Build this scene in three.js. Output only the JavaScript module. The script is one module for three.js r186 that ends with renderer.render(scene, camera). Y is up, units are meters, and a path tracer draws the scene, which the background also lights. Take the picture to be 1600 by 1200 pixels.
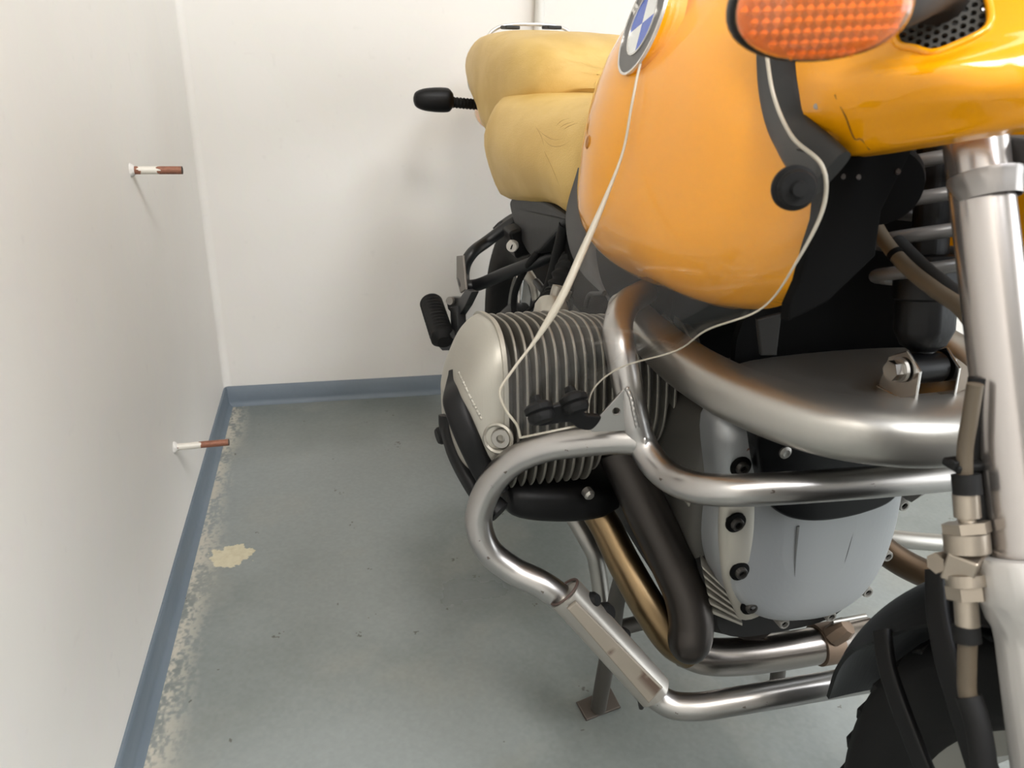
import * as THREE from 'three';
import { RoundedBoxGeometry } from 'three/addons/geometries/RoundedBoxGeometry.js';
import { mergeGeometries, mergeVertices, toCreasedNormals } from 'three/addons/utils/BufferGeometryUtils.js';
import { RectAreaLightUniformsLib } from 'three/addons/lights/RectAreaLightUniformsLib.js';
import { FontLoader } from 'three/addons/loaders/FontLoader.js';
import { TextGeometry } from 'three/addons/geometries/TextGeometry.js';

// ------------------------------------------------------------------ camera, light, exposure
const scene = new THREE.Scene();
scene.background = new THREE.Color().setRGB(0.93, 0.97, 1.0);   // overcast daylight outside the open doorway
scene.backgroundIntensity = 6;
const W = 1600, H = 1200, FOCAL = 1200, EYE = 0.97;
const D2R = Math.PI / 180;
const camera = new THREE.PerspectiveCamera(2 * Math.atan(H / 2 / FOCAL) / D2R, W / H, 0.02, 40);
const AX = (() => {                               // heading 13.5 deg, 23.5 deg down, 2.1 deg roll
  const ya = 13.5 * D2R, p = 23.5 * D2R, r = 2.09 * D2R;
  const F = new THREE.Vector3(Math.sin(ya) * Math.cos(p), -Math.sin(p), -Math.cos(ya) * Math.cos(p));
  const R0 = new THREE.Vector3(Math.cos(ya), 0, Math.sin(ya));
  const U0 = new THREE.Vector3().crossVectors(R0, F);
  const R = R0.clone().multiplyScalar(Math.cos(r)).addScaledVector(U0, Math.sin(r));
  const U = U0.clone().multiplyScalar(Math.cos(r)).addScaledVector(R0, -Math.sin(r));
  return { R, U, F };
})();
camera.position.set(0, EYE, 0);
camera.quaternion.setFromRotationMatrix(new THREE.Matrix4().makeBasis(AX.R, AX.U, AX.F.clone().negate()));
camera.focus = 1.1;
camera.userData.fStop = 9;
scene.add(camera);

const renderer = new THREE.WebGLRenderer({ antialias: true });
renderer.toneMapping = THREE.LinearToneMapping;
renderer.toneMappingExposure = 1.02;
renderer.outputColorSpace = THREE.SRGBColorSpace;
renderer.shadowMap.enabled = true;
renderer.shadowMap.type = THREE.PCFSoftShadowMap;
RectAreaLightUniformsLib.init();
// lamps hung under the ceiling: x, depth (towards the end wall), width, length, strength, colour
const LAMPS = [
  [0.95, 0.85, 0.6, 0.45, 3, 0xfffaf4, 'square ceiling light panel over the motorcycle tail'],
  [0.25, -1.5, 0.6, 1.2, 22, 0xfffaf4, 'long ceiling light panel behind the camera'],
  [1.5, -1.2, 0.8, 1.6, 20, 0xf6f9ff, 'large cool ceiling light panel above the front wheel'],
];
const CEIL = 3.3, WALL_X = -0.334, WALL_Z = -2.143, FAR_X = 3.6, NEAR_Z = 6.5;

// ------------------------------------------------------------------ helpers
let seedV = 7;
const rnd = () => { seedV = (seedV * 1664525 + 1013904223) >>> 0; return seedV / 4294967296; };
const v3 = (x, y, z) => new THREE.Vector3(x, y, z);
const names = {};
const numbered = (n) => { const k = names[n] = (names[n] ?? -1) + 1; return k ? `${n}_${String(k).padStart(3, '0')}` : n; };
const shade = (m) => { m.castShadow = true; m.receiveShadow = true; return m; };
function tag(o, label, category, group) { o.userData.label = label; o.userData.category = category; if (group) o.userData.group = group; return o; }
function struct(name, geo, mat) { const m = shade(new THREE.Mesh(geo, mat)); m.name = name; m.userData.kind = 'structure'; scene.add(m); return m; }
function part(name, geo, mat, parent, label) {
  const g = Array.isArray(geo) ? mergeGeometries(geo.map((q) => { const n = q.index ? q.toNonIndexed() : q; for (const k of Object.keys(n.attributes)) if (!['position', 'normal', 'uv'].includes(k)) n.deleteAttribute(k); if (!n.attributes.uv) n.setAttribute('uv', new THREE.BufferAttribute(new Float32Array(n.attributes.position.count * 2), 2)); return n; })) : geo;
  outward(g); const m = shade(new THREE.Mesh(g, mat)); m.name = numbered(name); parent.add(m); if (label) m.userData.label = label; return m;
}
function outward(g) {                              // turn a skin that was wound inside out
  const p = g.attributes.position, ix = g.index, n = ix ? ix.count : p.count, q = (i) => (ix ? ix.getX(i) : i); let v = 0;
  const c = [0, 0, 0]; for (let i = 0; i < p.count; i++) { c[0] += p.getX(i); c[1] += p.getY(i); c[2] += p.getZ(i); } for (let k = 0; k < 3; k++) c[k] /= p.count;
  for (let i = 0; i < n; i += 3) { const [a, b, d] = [q(i), q(i + 1), q(i + 2)].map((k) => [p.getX(k) - c[0], p.getY(k) - c[1], p.getZ(k) - c[2]]); v += a[0] * (b[1] * d[2] - b[2] * d[1]) - a[1] * (b[0] * d[2] - b[2] * d[0]) + a[2] * (b[0] * d[1] - b[1] * d[0]); }
  if (v >= 0) return;
  if (ix) for (let i = 0; i < n; i += 3) { const t = ix.getX(i); ix.setX(i, ix.getX(i + 2)); ix.setX(i + 2, t); }
  else for (const at of Object.values(g.attributes)) for (let i = 0; i < n; i += 3) for (let k = 0; k < at.itemSize; k++) { const t = at.array[i * at.itemSize + k]; at.array[i * at.itemSize + k] = at.array[(i + 2) * at.itemSize + k]; at.array[(i + 2) * at.itemSize + k] = t; }
  const N = g.attributes.normal; for (let i = 0; i < N.count; i++) N.setXYZ(i, -N.getX(i), -N.getY(i), -N.getZ(i));
}
// the bike's own frame: x towards the bike's left, y up, b towards its tail
const bike = new THREE.Group(); bike.name = 'motorcycle'; scene.add(bike);
bike.position.set(0.533, 0, -0.65); bike.rotation.y = 3.2 * D2R; bike.updateMatrixWorld(true);
tag(bike, 'yellow touring motorcycle with tan leather seats, clear leg shield and silver crash bars', 'motorcycle');
const toBike = bike.matrixWorld.clone().invert();
const eyeB = camera.position.clone().applyMatrix4(toBike);
const V = (x, y, b) => v3(x, y, -b);
function sight(px, py) {                          // direction of sight in the bike's frame
  const d = AX.R.clone().multiplyScalar((px - W / 2) / FOCAL).addScaledVector(AX.U, (H / 2 - py) / FOCAL).add(AX.F);
  return d.transformDirection(toBike).multiplyScalar(Math.sqrt(1 + ((px - W / 2) / FOCAL) ** 2 + ((H / 2 - py) / FOCAL) ** 2));
}
const atX = (px, py, x) => { const d = sight(px, py); return eyeB.clone().addScaledVector(d, (x - eyeB.x) / d.x); };
const atB = (px, py, b) => { const d = sight(px, py); return eyeB.clone().addScaledVector(d, (-b - eyeB.z) / d.z); };
const atY = (px, py, y) => { const d = sight(px, py); return eyeB.clone().addScaledVector(d, (y - eyeB.y) / d.y); };
const atT = (px, py, t) => eyeB.clone().addScaledVector(sight(px, py), t);
const hitter = new THREE.Raycaster();
function onMesh(mesh, px, py) {
  bike.updateMatrixWorld(true);
  const d = AX.R.clone().multiplyScalar((px - W / 2) / FOCAL).addScaledVector(AX.U, (H / 2 - py) / FOCAL).add(AX.F).normalize();
  hitter.set(camera.position, d);
  const h = hitter.intersectObject(mesh, false)[0];
  if (!h) return null;
  return { p: h.point.clone().applyMatrix4(toBike), n: h.face.normal.clone() };
}
function worldAt(px, py, axis, val) {
  const d = AX.R.clone().multiplyScalar((px - W / 2) / FOCAL).addScaledVector(AX.U, (H / 2 - py) / FOCAL).add(AX.F);
  return camera.position.clone().addScaledVector(d, (val - camera.position[axis]) / d[axis]);
}
function geoFrom(pos, idx, uv) {
  const g = new THREE.BufferGeometry();
  g.setAttribute('position', new THREE.Float32BufferAttribute(pos, 3));
  g.setAttribute('uv', new THREE.Float32BufferAttribute(uv ?? new Float32Array(pos.length / 3 * 2), 2));
  g.setIndex(idx); g.computeVertexNormals(); return g;
}
// tube with varying, optionally elliptical section: r = number or (t) => number | [ru, rv]; up fixes the section's v axis
function sweep(pts, r, o = {}) {
  const seg = o.seg ?? Math.max(24, pts.length * 10), rad = o.rad ?? 18, pw = o.pow ?? 2;
  const c = pts.length === 2 ? new THREE.LineCurve3(pts[0], pts[1]) : new THREE.CatmullRomCurve3(pts, false, o.type ?? 'centripetal');
  const P = c.getSpacedPoints(seg), pos = [], uv = [], idx = [];
  let n = null, L = 0;
  for (let i = 0; i <= seg; i++) {
    const T = P[Math.min(i + 1, seg)].clone().sub(P[Math.max(i - 1, 0)]).normalize();
    if (i) L += P[i].distanceTo(P[i - 1]);
    if (o.up) n = o.up.clone().addScaledVector(T, -o.up.dot(T)).normalize();
    else { if (!n) n = Math.abs(T.y) < 0.9 ? v3(0, 1, 0) : v3(1, 0, 0); n = n.clone().addScaledVector(T, -n.dot(T)).normalize(); }
    const m = v3().crossVectors(T, n);
    const q = typeof r === 'function' ? r(i / seg) : r, ru = Array.isArray(q) ? q[0] : q, rv = Array.isArray(q) ? q[1] : q;
    for (let j = 0; j <= rad; j++) {
      const a = j / rad * Math.PI * 2, cc = Math.cos(a), ss = Math.sin(a);
      const s = P[i].clone().addScaledVector(m, ru * Math.sign(cc) * Math.abs(cc) ** (2 / pw)).addScaledVector(n, rv * Math.sign(ss) * Math.abs(ss) ** (2 / pw));
      pos.push(s.x, s.y, s.z); uv.push(j / rad * 0.1, L);
    }
  }
  const k = rad + 1;
  for (let i = 0; i < seg; i++) for (let j = 0; j < rad; j++) { const a = i * k + j; idx.push(a, a + 1, a + k, a + 1, a + k + 1, a + k); }
  const body = geoFrom(pos, idx, uv);
  fixSeam(body, seg + 1, rad);
  if (o.open) return body;
  const cap = (i, flip) => { const p = [P[i].x, P[i].y, P[i].z], ix = []; for (let j = 0; j < rad; j++) { const q = (i * k + j) * 3; p.push(pos[q], pos[q + 1], pos[q + 2]); } for (let j = 0; j < rad; j++) { const a = 1 + j, b = 1 + (j + 1) % rad; flip ? ix.push(0, b, a) : ix.push(0, a, b); } return geoFrom(p, ix); };
  return mergeGeometries([body, cap(0, true), cap(seg, false)]);
}
function fixSeam(g, rows, rad) {                   // one normal along the seam of a closed ring
  const n = g.attributes.normal, k = rad + 1;
  for (let i = 0; i < rows; i++) { const a = i * k, b = a + rad; const s = v3(n.getX(a) + n.getX(b), n.getY(a) + n.getY(b), n.getZ(a) + n.getZ(b)).normalize(); n.setXYZ(a, s.x, s.y, s.z); n.setXYZ(b, s.x, s.y, s.z); }
}
// closed skin through rings of points (every ring the same number), smooth along both directions
function loft(rings, o = {}) {
  const nr = rings.length, np = rings[0].length, sub = o.sub ?? 5;
  const cols = [];
  for (let j = 0; j < np; j++) cols.push(new THREE.CatmullRomCurve3(rings.map((q) => q[j]), false, 'centripetal').getPoints((nr - 1) * sub));
  const rows = (nr - 1) * sub + 1, pos = [], uv = [], idx = [], k = np + 1;
  for (let i = 0; i < rows; i++) for (let j = 0; j <= np; j++) { const p = cols[j % np][i]; pos.push(p.x, p.y, p.z); uv.push(j / np * (o.u ?? 1), i / (rows - 1) * (o.v ?? 1)); }
  for (let i = 0; i < rows - 1; i++) for (let j = 0; j < np; j++) { const a = i * k + j; idx.push(a, a + k, a + 1, a + 1, a + k, a + k + 1); }
  let g = geoFrom(pos, idx, uv); fixSeam(g, rows, np);
  const cap = (i, flip) => { const c = v3(0, 0, 0); for (let j = 0; j < np; j++) c.add(cols[j][i]); c.divideScalar(np); const p = [c.x, c.y, c.z], ix = []; for (let j = 0; j < np; j++) { const q = cols[j][i]; p.push(q.x, q.y, q.z); } for (let j = 0; j < np; j++) { const a = 1 + j, b = 1 + (j + 1) % np; flip ? ix.push(0, a, b) : ix.push(0, b, a); } return geoFrom(p, ix); };
  return o.open ? g : mergeGeometries([g, cap(0, true), cap(rows - 1, false)]);
}
// flat piece cut to an outline of points in space, given a thickness and eased edges
function slab(pts, th, o = {}) {
  const n = v3(0, 0, 0), c = v3(0, 0, 0);
  pts.forEach((p, i) => { const q = pts[(i + 1) % pts.length]; n.x += (p.y - q.y) * (p.z + q.z); n.y += (p.z - q.z) * (p.x + q.x); n.z += (p.x - q.x) * (p.y + q.y); c.add(p); });
  n.normalize(); c.divideScalar(pts.length);
  if (n.dot(eyeB.clone().sub(c)) < 0) n.negate();
  const ex = pts[1].clone().sub(pts[0]); ex.addScaledVector(n, -ex.dot(n)).normalize(); const ey = v3().crossVectors(n, ex);
  const to2 = (p) => new THREE.Vector2(p.clone().sub(c).dot(ex), p.clone().sub(c).dot(ey));
  let p2 = pts.map(to2);
  if (o.smooth) { const cr = new THREE.CatmullRomCurve3(p2.map((p) => v3(p.x, p.y, 0)), true, 'centripetal'); p2 = cr.getPoints(o.smooth).slice(0, -1).map((p) => new THREE.Vector2(p.x, p.y)); }
  const sh = new THREE.Shape(p2);
  for (const [hp, hr] of o.holes ?? []) { const h = to2(hp), q = new THREE.Path(); q.absarc(h.x, h.y, hr, 0, Math.PI * 2, true); sh.holes.push(q); }
  const bv = o.bevel ?? Math.min(0.002, th * 0.3);
  const g = new THREE.ExtrudeGeometry(sh, { depth: Math.max(1e-4, th - 2 * bv), bevelEnabled: bv > 0, bevelThickness: bv, bevelSize: bv, bevelOffset: -bv, bevelSegments: 3, curveSegments: 16 });
  g.translate(0, 0, -th + bv);
  g.applyMatrix4(new THREE.Matrix4().makeBasis(ex, ey, n).setPosition(c));
  return g;
}
// turned piece: profile of [radius, height] along dir from p
function turn(profile, p, dir, seg = 32) {
  const g = new THREE.LatheGeometry(profile.map(([r, h]) => new THREE.Vector2(Math.max(r, 0), h)), seg);
  g.applyQuaternion(new THREE.Quaternion().setFromUnitVectors(v3(0, 1, 0), dir.clone().normalize())); g.translate(p.x, p.y, p.z);
  return toCreasedNormals(g, 0.6);
}
function prism(sides, r, h, p, dir) { const g = new THREE.CylinderGeometry(r, r, h, sides); g.translate(0, h / 2, 0); g.applyQuaternion(new THREE.Quaternion().setFromUnitVectors(v3(0, 1, 0), dir.clone().normalize())); g.translate(p.x, p.y, p.z); return toCreasedNormals(g, 0.5); }
// curved sheet of real thickness through a net of points
function netSurface(net, nu, nv) {
  const rows = net.map((r) => new THREE.CatmullRomCurve3(r, false, 'centripetal').getPoints(nu));
  const out = [];
  for (let j = 0; j <= nu; j++) out.push(new THREE.CatmullRomCurve3(rows.map((r) => r[j]), false, 'centripetal').getPoints(nv));
  return out;                                      // [u][v]
}
function sheet(S, th, o = {}) {
  const nu = S.length - 1, nv = S[0].length - 1, pos = [], uv = [], idx = [], N = [];
  for (let i = 0; i <= nu; i++) { N.push([]); for (let j = 0; j <= nv; j++) {
    const du = S[Math.min(i + 1, nu)][j].clone().sub(S[Math.max(i - 1, 0)][j]), dv = S[i][Math.min(j + 1, nv)].clone().sub(S[i][Math.max(j - 1, 0)]);
    N[i].push(v3().crossVectors(du, dv).normalize()); } }
  const mid = S[nu >> 1][nv >> 1], flip = N[nu >> 1][nv >> 1].dot(eyeB.clone().sub(mid)) < 0 ? -1 : 1;
  const keep = o.keep ?? (() => true), k = nv + 1, M = (nu + 1) * k;
  for (let s = 0; s < 2; s++) for (let i = 0; i <= nu; i++) for (let j = 0; j <= nv; j++) { const p = S[i][j].clone().addScaledVector(N[i][j], -flip * th * s); pos.push(p.x, p.y, p.z); uv.push(i / nu * (o.u ?? 1), j / nv * (o.v ?? 1)); }
  const quad = (a, b, c, d) => { if (flip > 0) idx.push(a, b, c, b, d, c); else idx.push(a, c, b, b, c, d); };
  for (let i = 0; i < nu; i++) for (let j = 0; j < nv; j++) { if (!keep(i / nu, j / nv)) continue; const a = i * k + j; quad(a, a + k, a + 1, a + k + 1); quad(M + a, M + a + 1, M + a + k, M + a + k + 1); }
  const rim = (a, b) => { const q = pos.length / 3; for (const e of [a, b, M + a, M + b]) { pos.push(pos[e * 3], pos[e * 3 + 1], pos[e * 3 + 2]); uv.push(0, 0); } idx.push(q, q + 1, q + 2, q + 1, q + 3, q + 2); };
  for (let i = 0; i < nu; i++) { rim(i * k, (i + 1) * k); rim((i + 1) * k + nv, i * k + nv); }
  for (let j = 0; j < nv; j++) { rim(j + 1, j); rim(nu * k + j, nu * k + j + 1); }
  return geoFrom(pos, idx, uv);
}
function noiseMaker(seed) {
  const h = (x, y) => { let n = (x * 374761393 + y * 668265263 + seed * 974634777) | 0; n = (n ^ (n >>> 13)) * 1274126177 | 0; return ((n ^ (n >>> 16)) >>> 0) / 4294967296; };
  const s = (t) => t * t * (3 - 2 * t);
  const at = (x, y, per) => { const X = Math.floor(x), Y = Math.floor(y), fx = s(x - X), fy = s(y - Y); const w = (a) => per ? ((a % per) + per) % per : a; const a = h(w(X), w(Y)), b = h(w(X + 1), w(Y)), c = h(w(X), w(Y + 1)), d = h(w(X + 1), w(Y + 1)); return (a + (b - a) * fx) * (1 - fy) + (c + (d - c) * fx) * fy; };
  return (x, y, oct = 4, per = 0) => { let t = 0, a = 0.5, f = 1, m = 0; for (let i = 0; i < oct; i++) { t += a * at(x * f, y * f, per * f); m += a; a *= 0.5; f *= 2; } return t / m; };
}
function texture(w, h, fn, srgb, rep) {
  const d = new Uint8Array(w * h * 4);
  for (let y = 0; y < h; y++) for (let x = 0; x < w; x++) { const c = fn(x / w, y / h), i = (y * w + x) * 4; if (Array.isArray(c)) { d[i] = c[0]; d[i + 1] = c[1]; d[i + 2] = c[2]; } else d[i] = d[i + 1] = d[i + 2] = c; d[i + 3] = 255; }
  const t = new THREE.DataTexture(d, w, h, THREE.RGBAFormat); t.magFilter = THREE.LinearFilter; t.minFilter = THREE.LinearMipmapLinearFilter; t.generateMipmaps = true;
  t.wrapS = t.wrapT = THREE.RepeatWrapping; if (srgb) t.colorSpace = THREE.SRGBColorSpace; if (rep) t.repeat.set(...rep); t.needsUpdate = true; return t;
}
const clamp = (x, a = 0, b = 1) => Math.min(b, Math.max(a, x));
const mix = (a, b, t) => a.map((q, i) => q + (b[i] - q) * t);
const smooth = (a, b, x) => { const t = clamp((x - a) / (b - a)); return t * t * (3 - 2 * t); };

// ------------------------------------------------------------------ materials
const nz = noiseMaker(11), nz2 = noiseMaker(29), nz3 = noiseMaker(53);
const std = (color, roughness, metalness = 0, more = {}) => new THREE.MeshStandardMaterial({ color, roughness, metalness, ...more });
const phys = (color, roughness, metalness = 0, more = {}) => new THREE.MeshPhysicalMaterial({ color, roughness, metalness, ...more });
const grainBump = texture(256, 256, (u, v) => 255 * nz(u * 64, v * 64, 3, 64));
const brush = texture(256, 256, (u, v) => 120 + 70 * nz2(u * 128, v * 4, 3, 4), false);
const M = {
  yellow: phys(0xeb9c02, 0.42, 0, { specularIntensity: 0.2, clearcoat: 1, clearcoatRoughness: 0.09 }),
  steel: std(0xffffff, 0.3, 1, { map: texture(256, 1024, (u, v) => { const a = nz(u * 8, v * 40, 4, 8), f = nz2(u * 40, v * 160, 3, 40); return a > 0.79 && f > 0.52 ? [112, 104, 98] : [170, 167, 164]; }, true, [10, 2]) }),
  alu: std(0xa19e98, 0.38, 0.9, { bumpMap: grainBump, bumpScale: 0.00008 }),
  castSilver: std(0xaaa69c, 0.48, 0.55, { bumpMap: grainBump, bumpScale: 0.0001 }),
  fin: std(0x8b877f, 0.5, 0.6),
  polished: std(0xc9c7c4, 0.16, 1),
  slider: std(0xb5b2ae, 0.5, 0.45),
  gold: std(0x7c694e, 0.34, 1),
  blued: std(0x3f3b38, 0.36, 0.85),
  rust: std(0x7c6a5a, 0.55, 0.7),
  blackPlastic: phys(0x070708, 0.5, 0, { specularIntensity: 0.6, bumpMap: grainBump, bumpScale: 0.00012 }),
  blackGloss: phys(0x050506, 0.3, 0, { specularIntensity: 0.4 }),
  darkGrey: std(0x232322, 0.6),
  greyPanel: std(0x4f4e4d, 0.62),
  rubber: phys(0x0c0c0c, 0.7, 0, { specularIntensity: 0.6 }),
  blackPaint: phys(0x141517, 0.42, 0),
  deep: phys(0x020202, 0.85, 0, { specularIntensity: 0.25 }),
  hose: std(0x4f4537, 0.5),
  brass: std(0xa1978a, 0.38, 0.9),
  white: std(0xd8d6d0, 0.5),
  chromeWhite: std(0xd9d7d2, 0.25, 0.6),
  clear: phys(0xffffff, 0.02, 0, { specularIntensity: 0.45, transmission: 1, thickness: 0, ior: 1.49 }),
  clearEdge: phys(0xcfc8b8, 0.3, 0, { transmission: 0.3, thickness: 0 }),
  amber: phys(0xffd488, 0.08, 0, { transmission: 0.9, thickness: 0, ior: 1.5 }),
  amberInner: std(0xe08a1e, 0.16),
};
const leatherBump = texture(512, 512, (u, v) => { const a = nz(u * 60, v * 60, 3, 60), c = Math.abs(nz2(u * 90, v * 90, 2, 90) - 0.5) * 2; return 255 * clamp(0.5 * a + 0.5 * c); });
leatherBump.repeat.set(3, 3);
const leatherCol = texture(512, 512, (u, v) => { const a = nz3(u * 7, v * 7, 5, 7); return mix([210, 176, 104], [200, 164, 90], clamp((a - 0.35) * 2.6)); }, true);
M.leather = phys(0xffffff, 0.46, 0, { map: leatherCol, bumpMap: leatherBump, bumpScale: 0.0006 });

// ------------------------------------------------------------------ the room
const wallCol = texture(1024, 1024, (u, v) => { const a = nz(u * 6, v * 6, 5, 6), f = nz2(u * 90, v * 90, 2, 90); let c = mix([224, 219, 212], [231, 228, 222], a); const s = f > 0.83 ? (f - 0.83) * 120 : 0; return c.map((q) => clamp(q - s * 0.25, 0, 255)); }, true);
const wallBump = texture(1024, 1024, (u, v) => 255 * (0.75 * nz3(u * 10, v * 10, 4, 10) + 0.25 * nz(u * 120, v * 120, 2, 120)));
const wallMat = std(0xffffff, 0.55, 0, { map: wallCol, bumpMap: wallBump, bumpScale: 0.0012 });
function boxUV(w, h, d) { const g = new THREE.BoxGeometry(w, h, d), p = g.attributes.position, n = g.attributes.normal, u = g.attributes.uv; for (let i = 0; i < p.count; i++) { const ax = Math.abs(n.getX(i)) > 0.5 ? [p.getZ(i), p.getY(i)] : Math.abs(n.getY(i)) > 0.5 ? [p.getX(i), p.getZ(i)] : [p.getX(i), p.getY(i)]; u.setXY(i, ax[0] / 2, ax[1] / 2); } return g; }
const RW = FAR_X - WALL_X, RD = NEAR_Z - WALL_Z, CX = (FAR_X + WALL_X) / 2, CZ = (NEAR_Z + WALL_Z) / 2, TH = 0.12;
const put = (g, x, y, z) => { g.translate(x, y, z); return g; };
struct('wall_left', put(boxUV(TH, CEIL, RD + 2 * TH), WALL_X - TH / 2, CEIL / 2, CZ), wallMat);
struct('wall_back', put(boxUV(RW, CEIL, TH), CX, CEIL / 2, WALL_Z - TH / 2), wallMat);
// wide open doorway in the wall on the far side of the bike: daylight
const DOOR = { z0: -0.8, z1: 2.4, h: 2.5 };
struct('wall_right', mergeGeometries([
  put(boxUV(TH, CEIL, DOOR.z0 - WALL_Z + TH), FAR_X + TH / 2, CEIL / 2, (WALL_Z - TH + DOOR.z0) / 2),
  put(boxUV(TH, CEIL, NEAR_Z + TH - DOOR.z1), FAR_X + TH / 2, CEIL / 2, (DOOR.z1 + NEAR_Z + TH) / 2),
  put(boxUV(TH, CEIL - DOOR.h, DOOR.z1 - DOOR.z0), FAR_X + TH / 2, (CEIL + DOOR.h) / 2, (DOOR.z0 + DOOR.z1) / 2)]), wallMat);
struct('ground', put(boxUV(14, 0.1, 24), FAR_X + TH + 7, -0.07, 0), std(0x9a9a96, 0.9));
struct('wall_front', put(boxUV(RW, CEIL, TH), CX, CEIL / 2, NEAR_Z + TH / 2), wallMat);
struct('ceiling', put(boxUV(RW + 2 * TH, TH, RD + 2 * TH), CX, CEIL + TH / 2, CZ), std(0xe4e3e0, 0.8));
// floor: grey-green floor paint, worn beside the skirting, one flaked patch
const patchAt = worldAt(358, 868, 'y', 0);
const FLOOR_W = 4;                                 // metres covered by one repeat
const floorAt = (u, v) => { const x = u * FLOOR_W + WALL_X, z = WALL_Z + v * FLOOR_W; return [x, z]; };
const patchNoise = (x, z) => { const dx = (x - patchAt.x) / 0.048, dz = (z - patchAt.z) / 0.04; return Math.hypot(dx, dz) + (nz2(x * 60, z * 60, 4) - 0.5) * 1.1; };
const wornNoise = (x, z) => { const e = x - WALL_X - 0.012, w = 0.03 + 0.03 * nz(z * 5, 3, 3); return clamp(1.3 - e / w) * smooth(0.36, 0.62, 0.55 * nz3(x * 60, z * 22, 4) + 0.45 * nz(x * 210, z * 150, 2)); };
const floorCol = texture(2048, 2048, (u, v) => {
  const [x, z] = floorAt(u, v), a = nz(x * 2.4, z * 2.4, 5), b = nz2(x * 7, z * 7, 5), f = nz3(x * 160, z * 160, 2);
  let c = mix([116, 121, 118], [136, 141, 139], smooth(0.3, 0.7, a));
  c = mix(c, [142, 142, 134], 0.4 * smooth(0.5, 0.75, b));
  c = c.map((q) => q + (f - 0.5) * 9);
  c = mix(c, [196, 188, 172], 0.85 * wornNoise(x, z));
  if (patchNoise(x, z) < 0.85) c = mix([206, 198, 172], [188, 178, 150], nz(x * 130, z * 130, 3));
  if (nz2(x * 30 + 9, z * 30, 2) > 0.86 && nz(x * 260, z * 260, 1) > 0.72) c = mix(c, [70, 66, 60], 0.7);
  return c;
}, true);
const floorRough = texture(1024, 1024, (u, v) => { const [x, z] = floorAt(u, v); return 255 * clamp(0.24 + 0.2 * nz(x * 5, z * 5, 5) + 0.4 * wornNoise(x, z) + (patchNoise(x, z) < 0.85 ? 0.3 : 0)); });
const floorBump = texture(1024, 1024, (u, v) => { const [x, z] = floorAt(u, v); return 255 * clamp(0.55 * nz2(x * 14, z * 14, 5) + 0.2 + (patchNoise(x, z) < 0.85 ? -0.15 : 0)); });
const floorGeo = new THREE.BoxGeometry(RW + 2 * TH, TH, RD + 2 * TH);
{ const p = floorGeo.attributes.position, u = floorGeo.attributes.uv; floorGeo.translate(CX, -TH / 2, CZ); for (let i = 0; i < p.count; i++) u.setXY(i, (p.getX(i) - WALL_X) / FLOOR_W, (p.getZ(i) - WALL_Z) / FLOOR_W); }
struct('floor', floorGeo, std(0xffffff, 1, 0, { map: floorCol, roughnessMap: floorRough, bumpMap: floorBump, bumpScale: 0.0025 }));
// skirting: a band of blue-grey paint on a low coved upstand
const skirtMat = std(0xffffff, 0.5, 0, { map: texture(512, 128, (u, v) => { const a = nz(u * 40, v * 6, 4, 40); return mix([94, 105, 115], [112, 122, 131], a); }, true), bumpMap: grainBump, bumpScale: 0.0006 });
function skirting(name, len, M4) {
  const s = new THREE.Shape([[0, 0], [0.02, 0], [0.012, 0.006], [0.0085, 0.014], [0.0075, 0.052], [0.004, 0.057], [0, 0.057]].map((p) => new THREE.Vector2(...p)));
  const g = new THREE.ExtrudeGeometry(s, { depth: len, bevelEnabled: false, steps: 1 }); g.applyMatrix4(M4); struct(name, toCreasedNormals(g, 0.7), skirtMat);
}
skirting('baseboard_left', RD, new THREE.Matrix4().makeBasis(v3(1, 0, 0), v3(0, 1, 0), v3(0, 0, 1)).setPosition(WALL_X, 0, WALL_Z));
skirting('baseboard_back', RW, new THREE.Matrix4().makeBasis(v3(0, 0, 1), v3(0, 1, 0), v3(-1, 0, 0)).setPosition(FAR_X, 0, WALL_Z));
// plaster fillet in the corner
{ const s = new THREE.Shape(); s.moveTo(0, 0); s.lineTo(0.02, 0); s.absarc(0.02, 0.02, 0.02, -Math.PI / 2, -Math.PI, true); s.lineTo(0, 0);
  const g = new THREE.ExtrudeGeometry(s, { depth: CEIL - 0.06, bevelEnabled: false, curveSegments: 8 });
  g.applyMatrix4(new THREE.Matrix4().makeBasis(v3(0, 0, 1), v3(1, 0, 0), v3(0, 1, 0)).setPosition(WALL_X, 0.058, WALL_Z)); struct('trim_1', g, wallMat); }
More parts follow.
